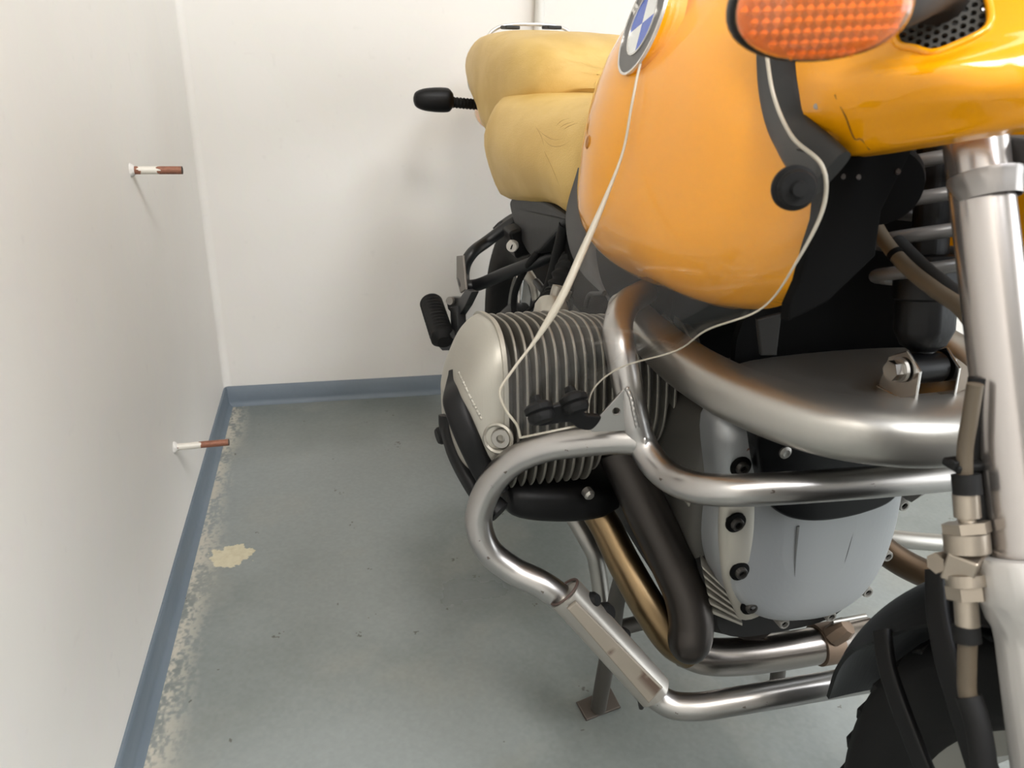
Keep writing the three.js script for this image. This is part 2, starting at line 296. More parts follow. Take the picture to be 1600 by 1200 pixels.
// cut copper pipes standing out of the side wall
const copperTex = (seed, bands) => texture(256, 256, (u, v) => { // paint left in bands [from, to] along the pipe, ragged edges
  const n = (nz(u * 8, v * 10 + seed, 4, 0) - 0.5) * 0.16, w = v + n; let on = w < 0.1; for (const [a, b] of bands) if (w > a && w < b) on = true;
  return on ? [226, 221, 210] : mix([158, 106, 82], [124, 82, 66], nz2(u * 20, v * 30, 3)); }, true);
function stub(root, tip, r, spots, label, seed) {
  const g = new THREE.Group(); g.name = numbered('copper_pipe'); g.position.copy(root); scene.add(g); tag(g, label, 'pipe');
  const d = tip.clone().sub(root), body = sweep([v3(-0.015, 0, 0), d], r, { seg: 12, rad: 28, open: true });
  const ux = body.attributes.uv, len = d.length() + 0.015; for (let i = 0; i < ux.count; i++) ux.setXY(i, ux.getX(i) / 0.1, ux.getY(i) / len);
  const m = std(0xffffff, 0.45, 0.25, { map: copperTex(seed, spots) });
  part('pipe_wall', body, m, g);
  const dir = d.clone().normalize();
  part('cut_end', turn([[r, 0], [r, 0.0012], [r * 0.86, 0.0012], [r * 0.86, -0.02], [0, -0.02]], d, dir), std(0x5c5048, 0.5, 0.5), g, 'dark hollow cut end');
  part('paint_collar', turn([[r * 1.02, -0.006], [r * 1.9, -0.002], [r * 1.5, 0.004], [r * 1.06, 0.007]], v3(0, 0, 0), v3(1, 0, 0)), wallMat, g);
}
const p1 = worldAt(204, 266, 'x', WALL_X), p1t = worldAt(284, 266, 'z', p1.z), p2 = worldAt(272, 699, 'x', WALL_X), p2t = worldAt(357, 691, 'z', p2.z);
stub(p1, p1t, 0.0068, [[0.3, 0.62]], 'cut copper pipe high on the side wall, white paint around its middle', 1);
stub(p2, p2t, 0.0068, [[0.16, 0.55]], 'cut copper pipe low on the side wall above the skirting, half painted white', 5);
// white conduit on the end wall
{ const c = worldAt(843, 20, 'z', WALL_Z + 0.016), g = new THREE.Group(); g.name = 'wall_conduit'; g.position.set(c.x, 0.06, WALL_Z); scene.add(g); tag(g, 'white vertical conduit on the end wall above the seat', 'conduit');
  part('conduit_tube', sweep([v3(0, 0, 0.016), v3(0, CEIL - 0.06, 0.016)], 0.0125, { seg: 4, rad: 24 }), M.white, g);
  for (const y of [0.5, 1.3, 2.2]) part('clip', new RoundedBoxGeometry(0.034, 0.02, 0.018, 2, 0.003).translate(0, y, 0.0095), M.white, g); }
// ceiling lamps
for (const [x, b, w, l, power, col, label] of LAMPS) {
  const g = new THREE.Group(); g.name = numbered('ceiling_light'); g.position.set(x, CEIL - 0.05, -b); scene.add(g); tag(g, label, 'ceiling light');
  part('housing', new RoundedBoxGeometry(w + 0.04, 0.05, l + 0.04, 2, 0.006).translate(0, 0.025, 0), M.white, g);
  part('diffuser', new THREE.BoxGeometry(w, 0.006, l).translate(0, -0.003, 0), new THREE.MeshStandardMaterial({ color: 0xffffff, roughness: 0.6, emissive: col, emissiveIntensity: power * 0.35 }), g);
  const L = new THREE.RectAreaLight(col, power, w, l); L.position.set(0, -0.012, 0); L.rotation.x = -Math.PI / 2; g.add(L);
}
// ------------------------------------------------------------------ the motorcycle
const sgnPow = (c, e) => Math.sign(c) * Math.abs(c) ** e;
// ring of a body at depth b: half width w, widest height yc, top, bottom, squareness above and below
function bodyRing(b, w, yc, top, bot, nu, nd, n = 48) { const r = []; for (let j = 0; j < n; j++) { const a = j / n * Math.PI * 2, c = Math.cos(a), s = Math.sin(a), e = 2 / (s > 0 ? nu : nd); r.push(V(w * sgnPow(c, e), yc + (s > 0 ? top - yc : yc - bot) * sgnPow(s, e), b)); } return r; }
// --- fuel tank
const TANK = [ // b, half width, widest height, top, bottom
  [-0.135, 0.08, 0.92, 0.96, 0.88], [-0.125, 0.142, 0.90, 0.985, 0.828], [-0.09, 0.178, 0.885, 1.02, 0.785], [-0.03, 0.205, 0.87, 1.06, 0.75], [0.05, 0.228, 0.85, 1.085, 0.722], [0.14, 0.246, 0.835, 1.09, 0.703],
  [0.22, 0.244, 0.825, 1.085, 0.695], [0.3, 0.215, 0.82, 1.07, 0.70], [0.38, 0.17, 0.825, 1.04, 0.72], [0.45, 0.12, 0.84, 0.99, 0.76]];
const tank = part('fuel_tank', loft(TANK.map(([b, w, yc, t, bo]) => bodyRing(b, w, yc, t, bo, 2.4, b < 0.1 ? 3 : 2.3).map((p) => { p.z -= clamp((0.12 - b) / 0.22) * 0.3 * (1 - smooth(0.055, 0.13, Math.abs(p.x))); return p; })), { sub: 8 }), M.yellow, bike, 'glossy yellow fuel tank');
part('recess_plug', turn([[0, 0.0015], [0.006, 0.0015], [0.0075, 0]], ...((h) => h ? [h.p, h.n] : [atX(915, 222, -0.24), v3(-1, 0, 0)])(onMesh(tank, 919, 222))), std(0xa86a08, 0.5), tank);
// round emblem
{ const h = onMesh(tank, 1018, 42), n = v3(-0.934, 0.28, -0.1).normalize(), g = new THREE.Group(); g.name = 'tank_emblem';
  const c = h.p.clone().addScaledVector(n, 0.0095), tgt = atT(985, 122, 0.72).sub(atT(1016, 42, 0.72)); // down the slope of the tank
  const ey = tgt.addScaledVector(n, -tgt.dot(n)).normalize().negate(), ex = v3().crossVectors(ey, n);
  g.matrix.makeBasis(ex, ey, n).setPosition(c); g.matrix.decompose(g.position, g.quaternion, g.scale); bike.add(g);
  const R = 0.05, ri = 0.031;
  const ringShape = (a, b) => { const s = new THREE.Shape(); s.absarc(0, 0, a, 0, Math.PI * 2); const q = new THREE.Path(); q.absarc(0, 0, b, 0, Math.PI * 2, true); s.holes.push(q); return s; };
  const ex3 = (s, d, z) => { const q = new THREE.ExtrudeGeometry(s, { depth: d, bevelEnabled: false, curveSegments: 40 }); q.translate(0, 0, z); return q; };
  part('badge_base', ex3((() => { const q = new THREE.Shape(); q.absarc(0, 0, R * 0.985, 0, Math.PI * 2); return q; })(), 0.02, -0.021), M.yellow, g);
  part('outer_rim', ex3(ringShape(R, R * 0.95), 0.0028, -0.001), M.chromeWhite, g);
  part('dark_ring', ex3(ringShape(R * 0.95, ri), 0.0014, -0.0005), std(0x4c4b4a, 0.3, 0.3), g);
  part('inner_rim', ex3(ringShape(ri, ri * 0.94), 0.0028, -0.001), M.chromeWhite, g);
  for (let k = 0; k < 4; k++) { const s = new THREE.Shape(); s.moveTo(0, 0); s.absarc(0, 0, ri * 0.94, k * Math.PI / 2, (k + 1) * Math.PI / 2); s.lineTo(0, 0); part('quadrant', ex3(s, 0.0014, -0.0005), k % 2 ? std(0x3d5fc0, 0.25) : std(0xe4e6e4, 0.3), g); }
  const font = await new FontLoader().loadAsync('fonts/droid/droid_sans_bold.typeface.json');
  [['B', 50], ['M', 0], ['W', -50]].forEach(([ch, deg]) => { const t = new TextGeometry(ch, { font, size: 0.0135, depth: 0.0012, curveSegments: 6 }); t.computeBoundingBox(); t.translate(-(t.boundingBox.max.x + t.boundingBox.min.x) / 2, 0.0335, 0.0007); t.rotateZ(deg * D2R); part('letter', t, M.chromeWhite, g); });
}
// --- seats
// ring of a seat: [depth, widest half width, height of it, half width at the bottom, bottom, half width at the shoulder, top]
function seatRing([b, w, yc, wb, bo, wt, top], n = 56) {
  const R = [[0, bo], [wb * 0.6, bo], [wb - 0.012, bo], [wb, bo + 0.012], [w, yc], [w - (w - wt) * 0.25, yc + (top - yc) * 0.4], [wt, top - (top - yc) * 0.22], [wt - 0.035, top - 0.006], [wt * 0.4, top], [0, top]];
  const P = [...R, ...R.slice(1, -1).reverse().map(([x, y]) => [-x, y])].map(([x, y]) => v3(x, y, 0));
  return new THREE.CatmullRomCurve3(P, true, 'centripetal').getSpacedPoints(n).slice(0, n).map((p) => V(p.x, p.y, b));
}
const SEAT = [[0.36, 0.09, 0.82, 0.08, 0.78, 0.07, 0.92], [0.42, 0.145, 0.80, 0.13, 0.745, 0.12, 0.93], [0.47, 0.168, 0.795, 0.158, 0.741, 0.135, 0.922], [0.57, 0.185, 0.80, 0.168, 0.745, 0.15, 0.91], [0.68, 0.196, 0.80, 0.172, 0.728, 0.163, 0.905], [0.8, 0.201, 0.806, 0.172, 0.71, 0.17, 0.905], [0.86, 0.198, 0.808, 0.168, 0.708, 0.168, 0.905], [0.9, 0.17, 0.81, 0.14, 0.73, 0.14, 0.90], [0.92, 0.11, 0.82, 0.09, 0.76, 0.09, 0.88]];
const seat = part('rider_seat', loft(SEAT.map((q) => seatRing(q)), { sub: 6, u: 3, v: 2 }), M.leather, bike, 'tan leather rider seat');
const PILL = [[0.732, 0.03, 0.935, 0.03, 0.926, 0.025, 0.944], [0.74, 0.09, 0.935, 0.085, 0.91, 0.08, 0.96], [0.765, 0.132, 0.93, 0.125, 0.892, 0.11, 0.98], [0.83, 0.158, 0.93, 0.152, 0.868, 0.132, 1.0], [0.9, 0.169, 0.925, 0.163, 0.84, 0.143, 1.004], [0.955, 0.174, 0.92, 0.166, 0.81, 0.148, 1.006], [1.0, 0.175, 0.92, 0.168, 0.815, 0.15, 1.008], [1.06, 0.174, 0.925, 0.165, 0.845, 0.148, 1.009], [1.16, 0.165, 0.93, 0.155, 0.87, 0.135, 1.009], [1.26, 0.14, 0.94, 0.13, 0.89, 0.11, 1.002], [1.3, 0.09, 0.95, 0.08, 0.91, 0.07, 0.985]];
const pillion = part('passenger_seat', loft(PILL.map((q) => seatRing(q)), { sub: 6, u: 3, v: 2 }), M.leather, bike, 'tan leather passenger seat');
{ const dark = std(0x9c7a40, 0.6); for (const pts of [[[838, 200], [852, 212], [866, 218], [880, 216]], [[846, 214], [862, 228], [882, 226], [897, 214]], [[868, 206], [880, 196], [896, 190]], [[872, 212], [884, 200], [902, 192]], [[862, 205], [876, 190], [892, 184]], [[846, 228], [858, 252], [868, 275], [876, 296]], [[836, 196], [846, 214], [852, 236]]]) {
  const q = pts.map(([x, y]) => onMesh(seat, x, y)).filter(Boolean).map((h) => h.p); if (q.length > 2) part('leather_crease', sweep(q, (t) => 0.00035 * Math.sin(Math.PI * clamp(t, 0.08, 0.92)), { rad: 6 }), dark, seat); } }
// --- tail
part('tail_fairing', loft([[1.02, 0.10, 0.81, 0.86, 0.77], [1.12, 0.13, 0.82, 0.88, 0.785], [1.25, 0.125, 0.835, 0.89, 0.795], [1.36, 0.08, 0.85, 0.89, 0.81]].map((q) => bodyRing(...q, 2.6, 2.6)), {}), M.yellow, bike, 'yellow tail fairing');
part('grab_rail', sweep([atB(752, 100, 1.26), atB(739, 107, 1.26), atB(736, 122, 1.26), atB(739, 138, 1.26), atB(752, 150, 1.26)], 0.009), std(0xbdb9b2, 0.35, 0.3), bike);
{ const pl = atB(828, 40, 1.27), rack = part('luggage_rack', sweep([atB(757, 75, 1.31), atB(763, 56, 1.3), atB(776, 44, 1.3), atB(800, 38.5, 1.3), atB(830, 38, 1.3), atB(862, 40, 1.3), atB(884, 46, 1.3), atB(900, 62, 1.31)], 0.0042), std(0xdcdad6, 0.3, 0.5), bike, 'slim silver luggage rack');
  for (const x of [797, 862]) { const c = atB(x, 43, 1.27); part('rack_pad', new RoundedBoxGeometry(0.035, 0.008, 0.05, 2, 0.003).translate(c.x, c.y, c.z), M.darkGrey, rack); } }
{ const hc = atB(678, 156, 1.2), end = atB(745, 161, 1.2);
  const ind = part('rear_indicator', loft([[-0.046, 0.006, 0.006], [-0.042, 0.016, 0.014], [-0.028, 0.024, 0.021], [-0.005, 0.028, 0.025], [0.02, 0.029, 0.026], [0.034, 0.027, 0.024], [0.042, 0.018, 0.017]].map(([t, h, d]) => { const r = []; for (let j = 0; j < 24; j++) { const a = j / 24 * Math.PI * 2; r.push(v3(hc.x + t, hc.y + (h * 0.92) * sgnPow(Math.sin(a), 0.85) - 0.002 * t, hc.z + d * sgnPow(Math.cos(a), 0.85))); } return r; }), { sub: 3 }), M.blackPlastic, bike);
  part('stalk', sweep([v3(hc.x + 0.035, hc.y - 0.004, hc.z), v3(end.x, end.y - 0.003, end.z), v3(end.x + 0.05, end.y - 0.003, end.z)], (t) => [0.012 + 0.001 * Math.sin(t * 90), 0.0115 + 0.001 * Math.sin(t * 90)], { seg: 60 }), M.rubber, ind);
  part('lens', loft([[-0.004, 1], [0.008, 0.94], [0.014, 0.6]].map(([d, k]) => { const r = []; for (let j = 0; j < 20; j++) { const a = j / 20 * Math.PI * 2; r.push(v3(hc.x - 0.002 + 0.036 * k * Math.cos(a), hc.y + 0.021 * k * Math.sin(a), hc.z - 0.02 - d)); } return r; })), M.amber, ind); }
// --- side cover below the seat, and the grey panel between seat and tank
part('side_cover', slab([atX(796, 316, -0.152), atX(846, 314, -0.158), atX(866, 326, -0.16), atX(884, 342, -0.16), atX(862, 372, -0.155), atX(832, 399, -0.15), atX(824, 396, -0.15), atX(802, 345, -0.15)], 0.05, { bevel: 0.006, smooth: 60 }), phys(0x262627, 0.55, 0, { bumpMap: grainBump, bumpScale: 0.0004 }), bike, 'textured dark grey side cover');
part('knee_panel', netMesh([[atX(903, 262, -0.165), atX(925, 262, -0.16), atX(950, 262, -0.14)], [atX(884, 335, -0.165), atX(912, 335, -0.165), atX(940, 335, -0.15)], [atX(890, 388, -0.17), atX(914, 395, -0.17), atX(940, 400, -0.15)], [atX(908, 425, -0.168), atX(926, 432, -0.165), atX(950, 440, -0.15)], [atX(940, 458, -0.16), atX(950, 464, -0.158), atX(965, 470, -0.145)]], 0.006), M.greyPanel, bike, 'matt grey panel under the tank edge');
function netMesh(net, th, nu = 24, nv = 24, o = {}) { return sheet(netSurface(net, nu, nv), th, o); }
// --- passenger peg carrier
{ const s = part('peg_carrier', sweep([atX(880, 322, -0.04), atX(822, 338, -0.115), atX(803, 347, -0.14), atX(760, 378, -0.195), atX(738, 395, -0.23), atX(727, 413, -0.245), atX(724, 432, -0.25), atX(729, 446, -0.25), atX(742, 446, -0.235), atX(790, 427, -0.19), atX(832, 411, -0.15), atX(880, 392, -0.1)], 0.0118, { seg: 160 }), M.blackPaint, bike, 'black tubular passenger peg carrier');
  part('heel_plate', slab([atX(713, 400, -0.262), atX(722, 399, -0.262), atX(725, 430, -0.262), atX(727, 452, -0.262), atX(719, 458, -0.262), atX(713, 435, -0.262)], 0.005), std(0x76706a, 0.5, 0.3), s, 'grey heel plate');
  part('bracket', slab([atX(727, 452, -0.262), atX(737, 456, -0.262), atX(727, 478, -0.262), atX(714, 498, -0.262), atX(700, 484, -0.262), atX(697, 470, -0.262), atX(706, 463, -0.262), atX(719, 464, -0.262)], 0.014), M.blackPaint, s);
  part('bracket_plate', slab([atX(703, 480, -0.268), atX(713, 478, -0.268), atX(715, 510, -0.268), atX(714, 557, -0.268), atX(706, 557, -0.268), atX(705, 520, -0.268)], 0.018, { bevel: 0.002 }), M.blackPaint, s);
  const b1 = atX(704, 470, -0.27), b2 = atX(696, 520, -0.285); part('bolt', turn([[0, 0.006], [0.0075, 0.006], [0.0085, 0.004], [0.0085, -0.004]], b1, v3(-0.6, 0.2, 0.8)), std(0x8b8782, 0.5, 0.5), s); part('bolt', turn([[0, 0.004], [0.005, 0.004], [0.0055, -0.004]], b2, v3(-0.6, 0.2, 0.8)), std(0x8b8782, 0.5, 0.5), s);
  const pa = atX(672, 468, -0.29), pb = atX(694, 535, -0.29); const peg = part('passenger_peg', sweep([pa, pa.clone().lerp(pb, 0.5), pb], (t) => { const e = Math.min(1, 0.55 + 4.5 * Math.min(t, 1 - t)); return [0.0235 * e, 0.022 * e]; }, { seg: 70, rad: 24, pow: 2.6 }), M.rubber, bike, 'ribbed black rubber passenger peg folded up');
  const ax = pb.clone().sub(pa); for (let i = 0; i < 11; i++) { const c = pa.clone().addScaledVector(ax, 0.1 + 0.072 * i), g = new THREE.TorusGeometry(0.0222, 0.0026, 8, 28); g.applyQuaternion(new THREE.Quaternion().setFromUnitVectors(v3(0, 0, 1), ax.clone().normalize())); g.translate(c.x, c.y, c.z); part('rubber_rib', g, M.rubber, peg); }
  part('peg_hinge', slab([atX(684, 524, -0.292), atX(700, 518, -0.28), atX(708, 530, -0.275), atX(706, 549, -0.275), atX(692, 548, -0.28), atX(686, 542, -0.285)], 0.03, { bevel: 0.004 }), M.blackPaint, peg); }
// --- rear wheel, hugger and what shows between side cover and cylinder
const RW_C = V(0.012, 0.305, 1.1);
function wheel(name, c, R, w, rimR, label, spokeMat) {
  const g = new THREE.Group(); g.name = name; g.position.copy(c); bike.add(g); g.userData.label = label;
  const tyre = []; for (let j = 0; j <= 40; j++) { const a = j / 40 * Math.PI * 2; const q = Math.cos(a), s = Math.sin(a); tyre.push([R - w * 0.42 + w * 0.42 * sgnPow(q, 0.8), w * 0.5 * sgnPow(s, 0.8)]); }
  const t = part('tyre', turn(tyre, v3(0, 0, 0), v3(1, 0, 0), 96), M.rubber, g);
  for (let i = 0; i < 44; i++) { const a = i / 44 * Math.PI * 2; for (const sd of [-1, 1]) { const k = new RoundedBoxGeometry(w * 0.36, 0.011, R * 0.075, 1, 0.002); k.rotateY(sd * 0.4); k.rotateZ(-sd * 0.3); k.translate(sd * w * 0.22, R - 0.0085, 0); k.rotateX(a + (sd > 0 ? 0.07 : 0)); part('tread_block', k, M.rubber, t); } }
  const rp = [[rimR + 0.012, -w * 0.34], [rimR + 0.016, -w * 0.33], [rimR + 0.012, -w * 0.28], [rimR - 0.012, -w * 0.2], [rimR - 0.02, 0], [rimR - 0.012, w * 0.2], [rimR + 0.012, w * 0.28], [rimR + 0.016, w * 0.33], [rimR + 0.012, w * 0.34], [rimR - 0.005, w * 0.3], [rimR - 0.03, w * 0.2], [rimR - 0.034, 0], [rimR - 0.03, -w * 0.2], [rimR - 0.005, -w * 0.3], [rimR + 0.012, -w * 0.34]];
  part('rim', turn(rp, v3(0, 0, 0), v3(1, 0, 0), 96), M.alu, g);
  part('hub', turn([[0, -0.06], [0.03, -0.06], [0.045, -0.05], [0.03, -0.03], [0.028, 0.03], [0.045, 0.05], [0.03, 0.06], [0, 0.06]], v3(0, 0, 0), v3(1, 0, 0)), M.castSilver, g);
  for (let i = 0; i < 20; i++) { const sd = i % 2 ? 1 : -1, a = (i >> 1) / 10 * Math.PI * 2, a2 = a + (((i >> 1) % 2) ? 0.5 : -0.5); part('spoke', sweep([v3(sd * 0.048, 0.042 * Math.cos(a), 0.042 * Math.sin(a)), v3(sd * w * 0.24, (rimR - 0.01) * Math.cos(a2), (rimR - 0.01) * Math.sin(a2))], 0.0025, { seg: 2, rad: 8 }), spokeMat, g); }
  return g;
}
wheel('rear_wheel', RW_C, 0.305, 0.15, 0.21, 'spoked rear wheel', M.polished);
{ const rows = []; for (let i = 0; i <= 8; i++) { const a = (-6 + i * 16) * D2R, q = []; for (let k = 0; k <= 6; k++) { const x = (k / 6 - 0.5) * 2, rr = 0.325 - 0.03 * x * x; q.push(v3(RW_C.x + x * 0.084, RW_C.y + rr * Math.sin(a), RW_C.z + rr * Math.cos(a))); } rows.push(q); } part('rear_hugger', netMesh(rows, 0.004, 20, 40), M.blackPlastic, bike, 'black hugger over the rear tyre'); }
{ const a = part('swing_arm', sweep([V(-0.07, 0.40, 0.42), V(-0.075, 0.385, 0.7), V(-0.07, 0.33, 0.98)], [0.03, 0.042], { up: v3(0, 1, 0), pow: 3 }), M.blackPaint, bike, 'black swing arm with the bevel drive');
  part('bevel_drive', turn([[0, 0.045], [0.04, 0.043], [0.075, 0.03], [0.095, 0.005], [0.095, -0.03], [0, -0.04]], V(-0.05, 0.305, 1.1), v3(-1, 0, 0), 40), M.blackPaint, a); }
part('rear_subframe', [sweep([V(-0.09, 0.62, 0.3), V(-0.11, 0.68, 0.6), V(-0.1, 0.76, 1.1)], 0.014), sweep([V(-0.1, 0.52, 0.36), V(-0.11, 0.62, 0.6), V(-0.1, 0.72, 0.85)], 0.014)], M.blackPaint, bike);
{ const c = atX(800, 385, -0.17), l = part('helmet_lock', new RoundedBoxGeometry(0.04, 0.055, 0.05, 3, 0.006).rotateZ(0.3).translate(c.x + 0.022, c.y + 0.005, c.z - 0.03), M.blackPlastic, bike);
  part('lock_barrel', turn([[0, 0.004], [0.0095, 0.004], [0.011, 0], [0.011, -0.02]], c.clone().add(v3(0, 0, 0.0)), v3(-0.5, 0, 1)), std(0xd0ccc4, 0.4, 0.3), l, 'round pale key barrel'); part('key_slot', new THREE.BoxGeometry(0.002, 0.009, 0.002).rotateZ(-0.3).translate(c.x - 0.002, c.y, c.z + 0.004), M.deep, l); }
{ const a = atX(826, 428, -0.12), cal = part('brake_cylinder', sweep([atX(824, 428, -0.12), atX(835, 446, -0.12), atX(838, 470, -0.12)], (t) => 0.012 - 0.004 * t), M.castSilver, bike, 'small silver brake cylinder');
  part('rod', sweep([atX(838, 440, -0.125), atX(850, 455, -0.125), atX(862, 470, -0.12)], 0.007), M.blackPaint, cal); }
part('cable', sweep([atX(856, 380, -0.12), atX(836, 399, -0.15), atX(813, 435, -0.165), atX(803, 470, -0.165), atX(806, 508, -0.16)], 0.0062), M.rubber, bike, 'black cable looping down from the side cover');
part('cable', sweep([atX(884, 350, -0.15), atX(872, 400, -0.15), atX(862, 440, -0.145), atX(850, 470, -0.14)], 0.011), M.rubber, bike);
part('cable', sweep([atX(812, 500, -0.19), atX(840, 470, -0.17), atX(868, 440, -0.15)], 0.0035), M.rubber, bike);
{ const b = part('intake_tube', sweep([atX(905, 400, -0.12), atX(888, 432, -0.15), atX(872, 468, -0.17), atX(858, 500, -0.2)], (t) => 0.024 + 0.0025 * Math.sin(t * 70), { seg: 90 }), M.rubber, bike, 'ribbed rubber intake tube'); }
{ const t = part('throttle_body', turn([[0, -0.02], [0.02, -0.02], [0.023, -0.014], [0.023, 0.012], [0.019, 0.02], [0, 0.02]], atX(860, 492, -0.24), v3(0.3, 0.7, -0.6)), M.castSilver, bike, 'grey throttle body behind the cylinder');
  part('hose_clip', new THREE.TorusGeometry(0.017, 0.003, 8, 24).rotateY(0.9).translate(...atX(842, 492, -0.25).toArray()), M.castSilver, t); part('stub', turn([[0, 0.028], [0.008, 0.028], [0.009, 0.02], [0.009, -0.01]], atX(866, 478, -0.23), v3(0.2, 1, -0.1)), M.castSilver, t); part('nut', prism(6, 0.011, 0.014, atX(876, 466, -0.22), v3(0.4, 1, 0)), M.castSilver, t); }
part('gearbox_housing', loft([[0.36, 0.15], [0.45, 0.14], [0.6, 0.1], [0.66, 0.08]].map(([b, w]) => bodyRing(b, w, 0.5, 0.66, 0.3, 4, 3)), {}), M.darkGrey, bike);
part('air_box', loft([[0.2, 0.12], [0.26, 0.15], [0.5, 0.15], [0.66, 0.12]].map(([b, w]) => bodyRing(b, w, 0.68, 0.78, 0.58, 5, 5)), {}), M.deep, bike);
part('breather_pipe', sweep([atX(915, 480, -0.19), atX(918, 466, -0.19), atX(922, 460, -0.19), atX(936, 459, -0.19), atX(945, 458, -0.19)], 0.0032), M.darkGrey, bike);
// --- engine: dark crankcase
const crank = part('crankcase', loft([[0.05, 0.11], [0.07, 0.135], [0.3, 0.14], [0.42, 0.12]].map(([b, w]) => bodyRing(b, w, 0.5, 0.61, 0.31, 5, 3.2)), {}), std(0x56544f, 0.55, 0.5), bike, 'grey crankcase');
// cylinder: fins across the cylinder axis
const cyl = new THREE.Group(); cyl.name = 'cylinder'; cyl.position.copy(V(-0.22, 0.585, 0.21)); bike.add(cyl); cyl.userData.label = 'finned silver cylinder and head';
function finRing(hw, ht, hb, tilt, pw, n = 56) { const s = new THREE.Shape(), P = []; for (let j = 0; j < n; j++) { const a = j / n * Math.PI * 2, c = sgnPow(Math.cos(a), 2 / pw) * hw, q = sgnPow(Math.sin(a), 2 / pw) * (Math.sin(a) > 0 ? ht : hb); P.push(new THREE.Vector2(c * Math.cos(tilt) - q * Math.sin(tilt), c * Math.sin(tilt) + q * Math.cos(tilt))); } s.setFromPoints(P); return s; }
const finGeo = (hw, ht, hb, th, pw, tilt) => { const g = new THREE.ExtrudeGeometry(finRing(hw, ht, hb, tilt, pw), { depth: th - 0.0016, bevelEnabled: true, bevelThickness: 0.0008, bevelSize: 0.0008, bevelOffset: -0.0008, bevelSegments: 1 }); g.translate(0, 0, -th / 2); g.rotateY(-Math.PI / 2); return g; };   // shape x -> world +z (forward)
const CYL = { x0: -0.348, pitch: 0.0117, n: 21 };
for (let i = 0; i < CYL.n; i++) {
  const x = CYL.x0 + i * CYL.pitch, k = i < 10 ? 0 : Math.min(1, (i - 9) / 3);
  const g = finGeo(0.082 - 0.004 * k, 0.093 - 0.006 * k, 0.114 - 0.03 * k, 0.0032, 3.4 - 0.9 * k, 0.16);
  g.translate(x + 0.22, 0, 0); part('cooling_fin', g, M.fin, cyl);
}
part('cylinder_core', finGeo(0.066, 0.075, 0.078, 0.25, 3, 0.16).translate(0, 0, 0), std(0x4c4a46, 0.6, 0.4), cyl);
// valve cover: rings along the cylinder axis
const VC = [[-0.352, 0.083, 0.094, 0.098], [-0.36, 0.0825, 0.09, 0.0975], [-0.373, 0.078, 0.077, 0.094], [-0.385, 0.07, 0.055, 0.088], [-0.394, 0.06, 0.033, 0.078], [-0.4, 0.045, 0.012, 0.06], [-0.403, 0.02, 0.004, 0.03]];
const vring = ([x, hw, ht, hb], grow = 0) => { const r = []; for (let j = 0; j < 48; j++) { const a = j / 48 * Math.PI * 2, c = sgnPow(Math.cos(a), 2 / 3.2) * (hw + grow), s0 = Math.sin(a), q = sgnPow(s0, 2 / 3.2) * ((s0 > 0 ? ht : hb) + grow), ti = 0.16; r.push(v3(x, 0.585 + c * Math.sin(ti) + q * Math.cos(ti), -0.21 + c * Math.cos(ti) - q * Math.sin(ti))); } return r; };
const vc = part('valve_cover', loft(VC.map((q) => vring(q)), { sub: 5 }), M.castSilver, bike, 'cast silver valve cover');
part('gasket_flange', loft([vring([-0.3475, 0.086, 0.097, 0.101]), vring([-0.3525, 0.086, 0.097, 0.101])], { sub: 1 }), M.castSilver, vc);
{ const h = onMesh(vc, 780, 683) ?? { p: atX(780, 683, -0.36), n: v3(-0.6, 0.2, 0.7) }, d = v3(-0.55, 0.12, 0.8);
  part('bolt_well', turn([[0.017, -0.004], [0.0185, 0.001], [0.0165, 0.003], [0.0145, 0.001], [0.0135, -0.012], [0, -0.012]], h.p.clone().add(v3(-0.002, 0, 0.003)), d), M.castSilver, vc);
  part('bolt', turn([[0.012, -0.01], [0.012, 0.0], [0.0105, 0.002], [0.005, 0.002], [0.0045, -0.005], [0, -0.005]], h.p.clone().add(v3(0.001, 0, 0.004)), d), M.alu, vc);
  const hs = []; for (const [x, y] of [[717, 582], [726, 602], [736, 624], [746, 643], [753, 656]]) { const q = onMesh(vc, x, y); if (q) hs.push(q); }
  if (hs.length > 2) part('cast_relief', sweep(hs.map((q) => q.p.clone().addScaledVector(q.n, -0.0004)), (t) => 0.0016 + 0.0007 * Math.sin(t * 75) * Math.sin(t * 31 + 1), { seg: 110, rad: 10 }), M.castSilver, vc, 'worn raised cast lettering too blurred to read'); }
// black guard along the lower outer side of the valve cover, and the bolted bumper
const onCover = (x, y, b, out) => { const h = onMesh(vc, x, y), p = h ? h.p : atB(x, y, b); return p.addScaledVector(eyeB.clone().sub(p).normalize(), out); };
part('valve_cover_guard', sweep([onCover(706, 580, 0.21, 0.0), onCover(706, 600, 0.2, 0.001), onCover(713, 634, 0.2, 0.003), onCover(730, 680, 0.17, 0.003), onCover(755, 732, 0.14, 0.003), onCover(778, 772, 0.12, 0.003)], (t) => { const e = smooth(0, 0.3, t); return [0.004 + 0.0105 * e, 0.003 + 0.007 * e]; }, { up: v3(-0.5, 0.3, 0.8).normalize(), seg: 80, rad: 24, pow: 2.8 }), M.blackPlastic, bike, 'black plastic lower valve cover guard');
{ const g = part('valve_cover_bumper', sweep([atB(703, 648, 0.205), atB(704, 668, 0.2), atB(713, 700, 0.18), atB(731, 738, 0.16), atB(754, 774, 0.14), atB(782, 800, 0.12)], (t) => [0.0125, 0.0125], { up: v3(-0.75, -0.4, 0.5).normalize(), pow: 3.2, seg: 60 }), M.blackPlastic, bike, 'black bolted bumper on the valve cover');
  part('bumper_bolt', turn([[0, 0.012], [0.009, 0.012], [0.011, 0.009], [0.012, -0.004]], atB(697, 678, 0.21), v3(-1, -0.15, 0.15)), M.rubber, g);
 }
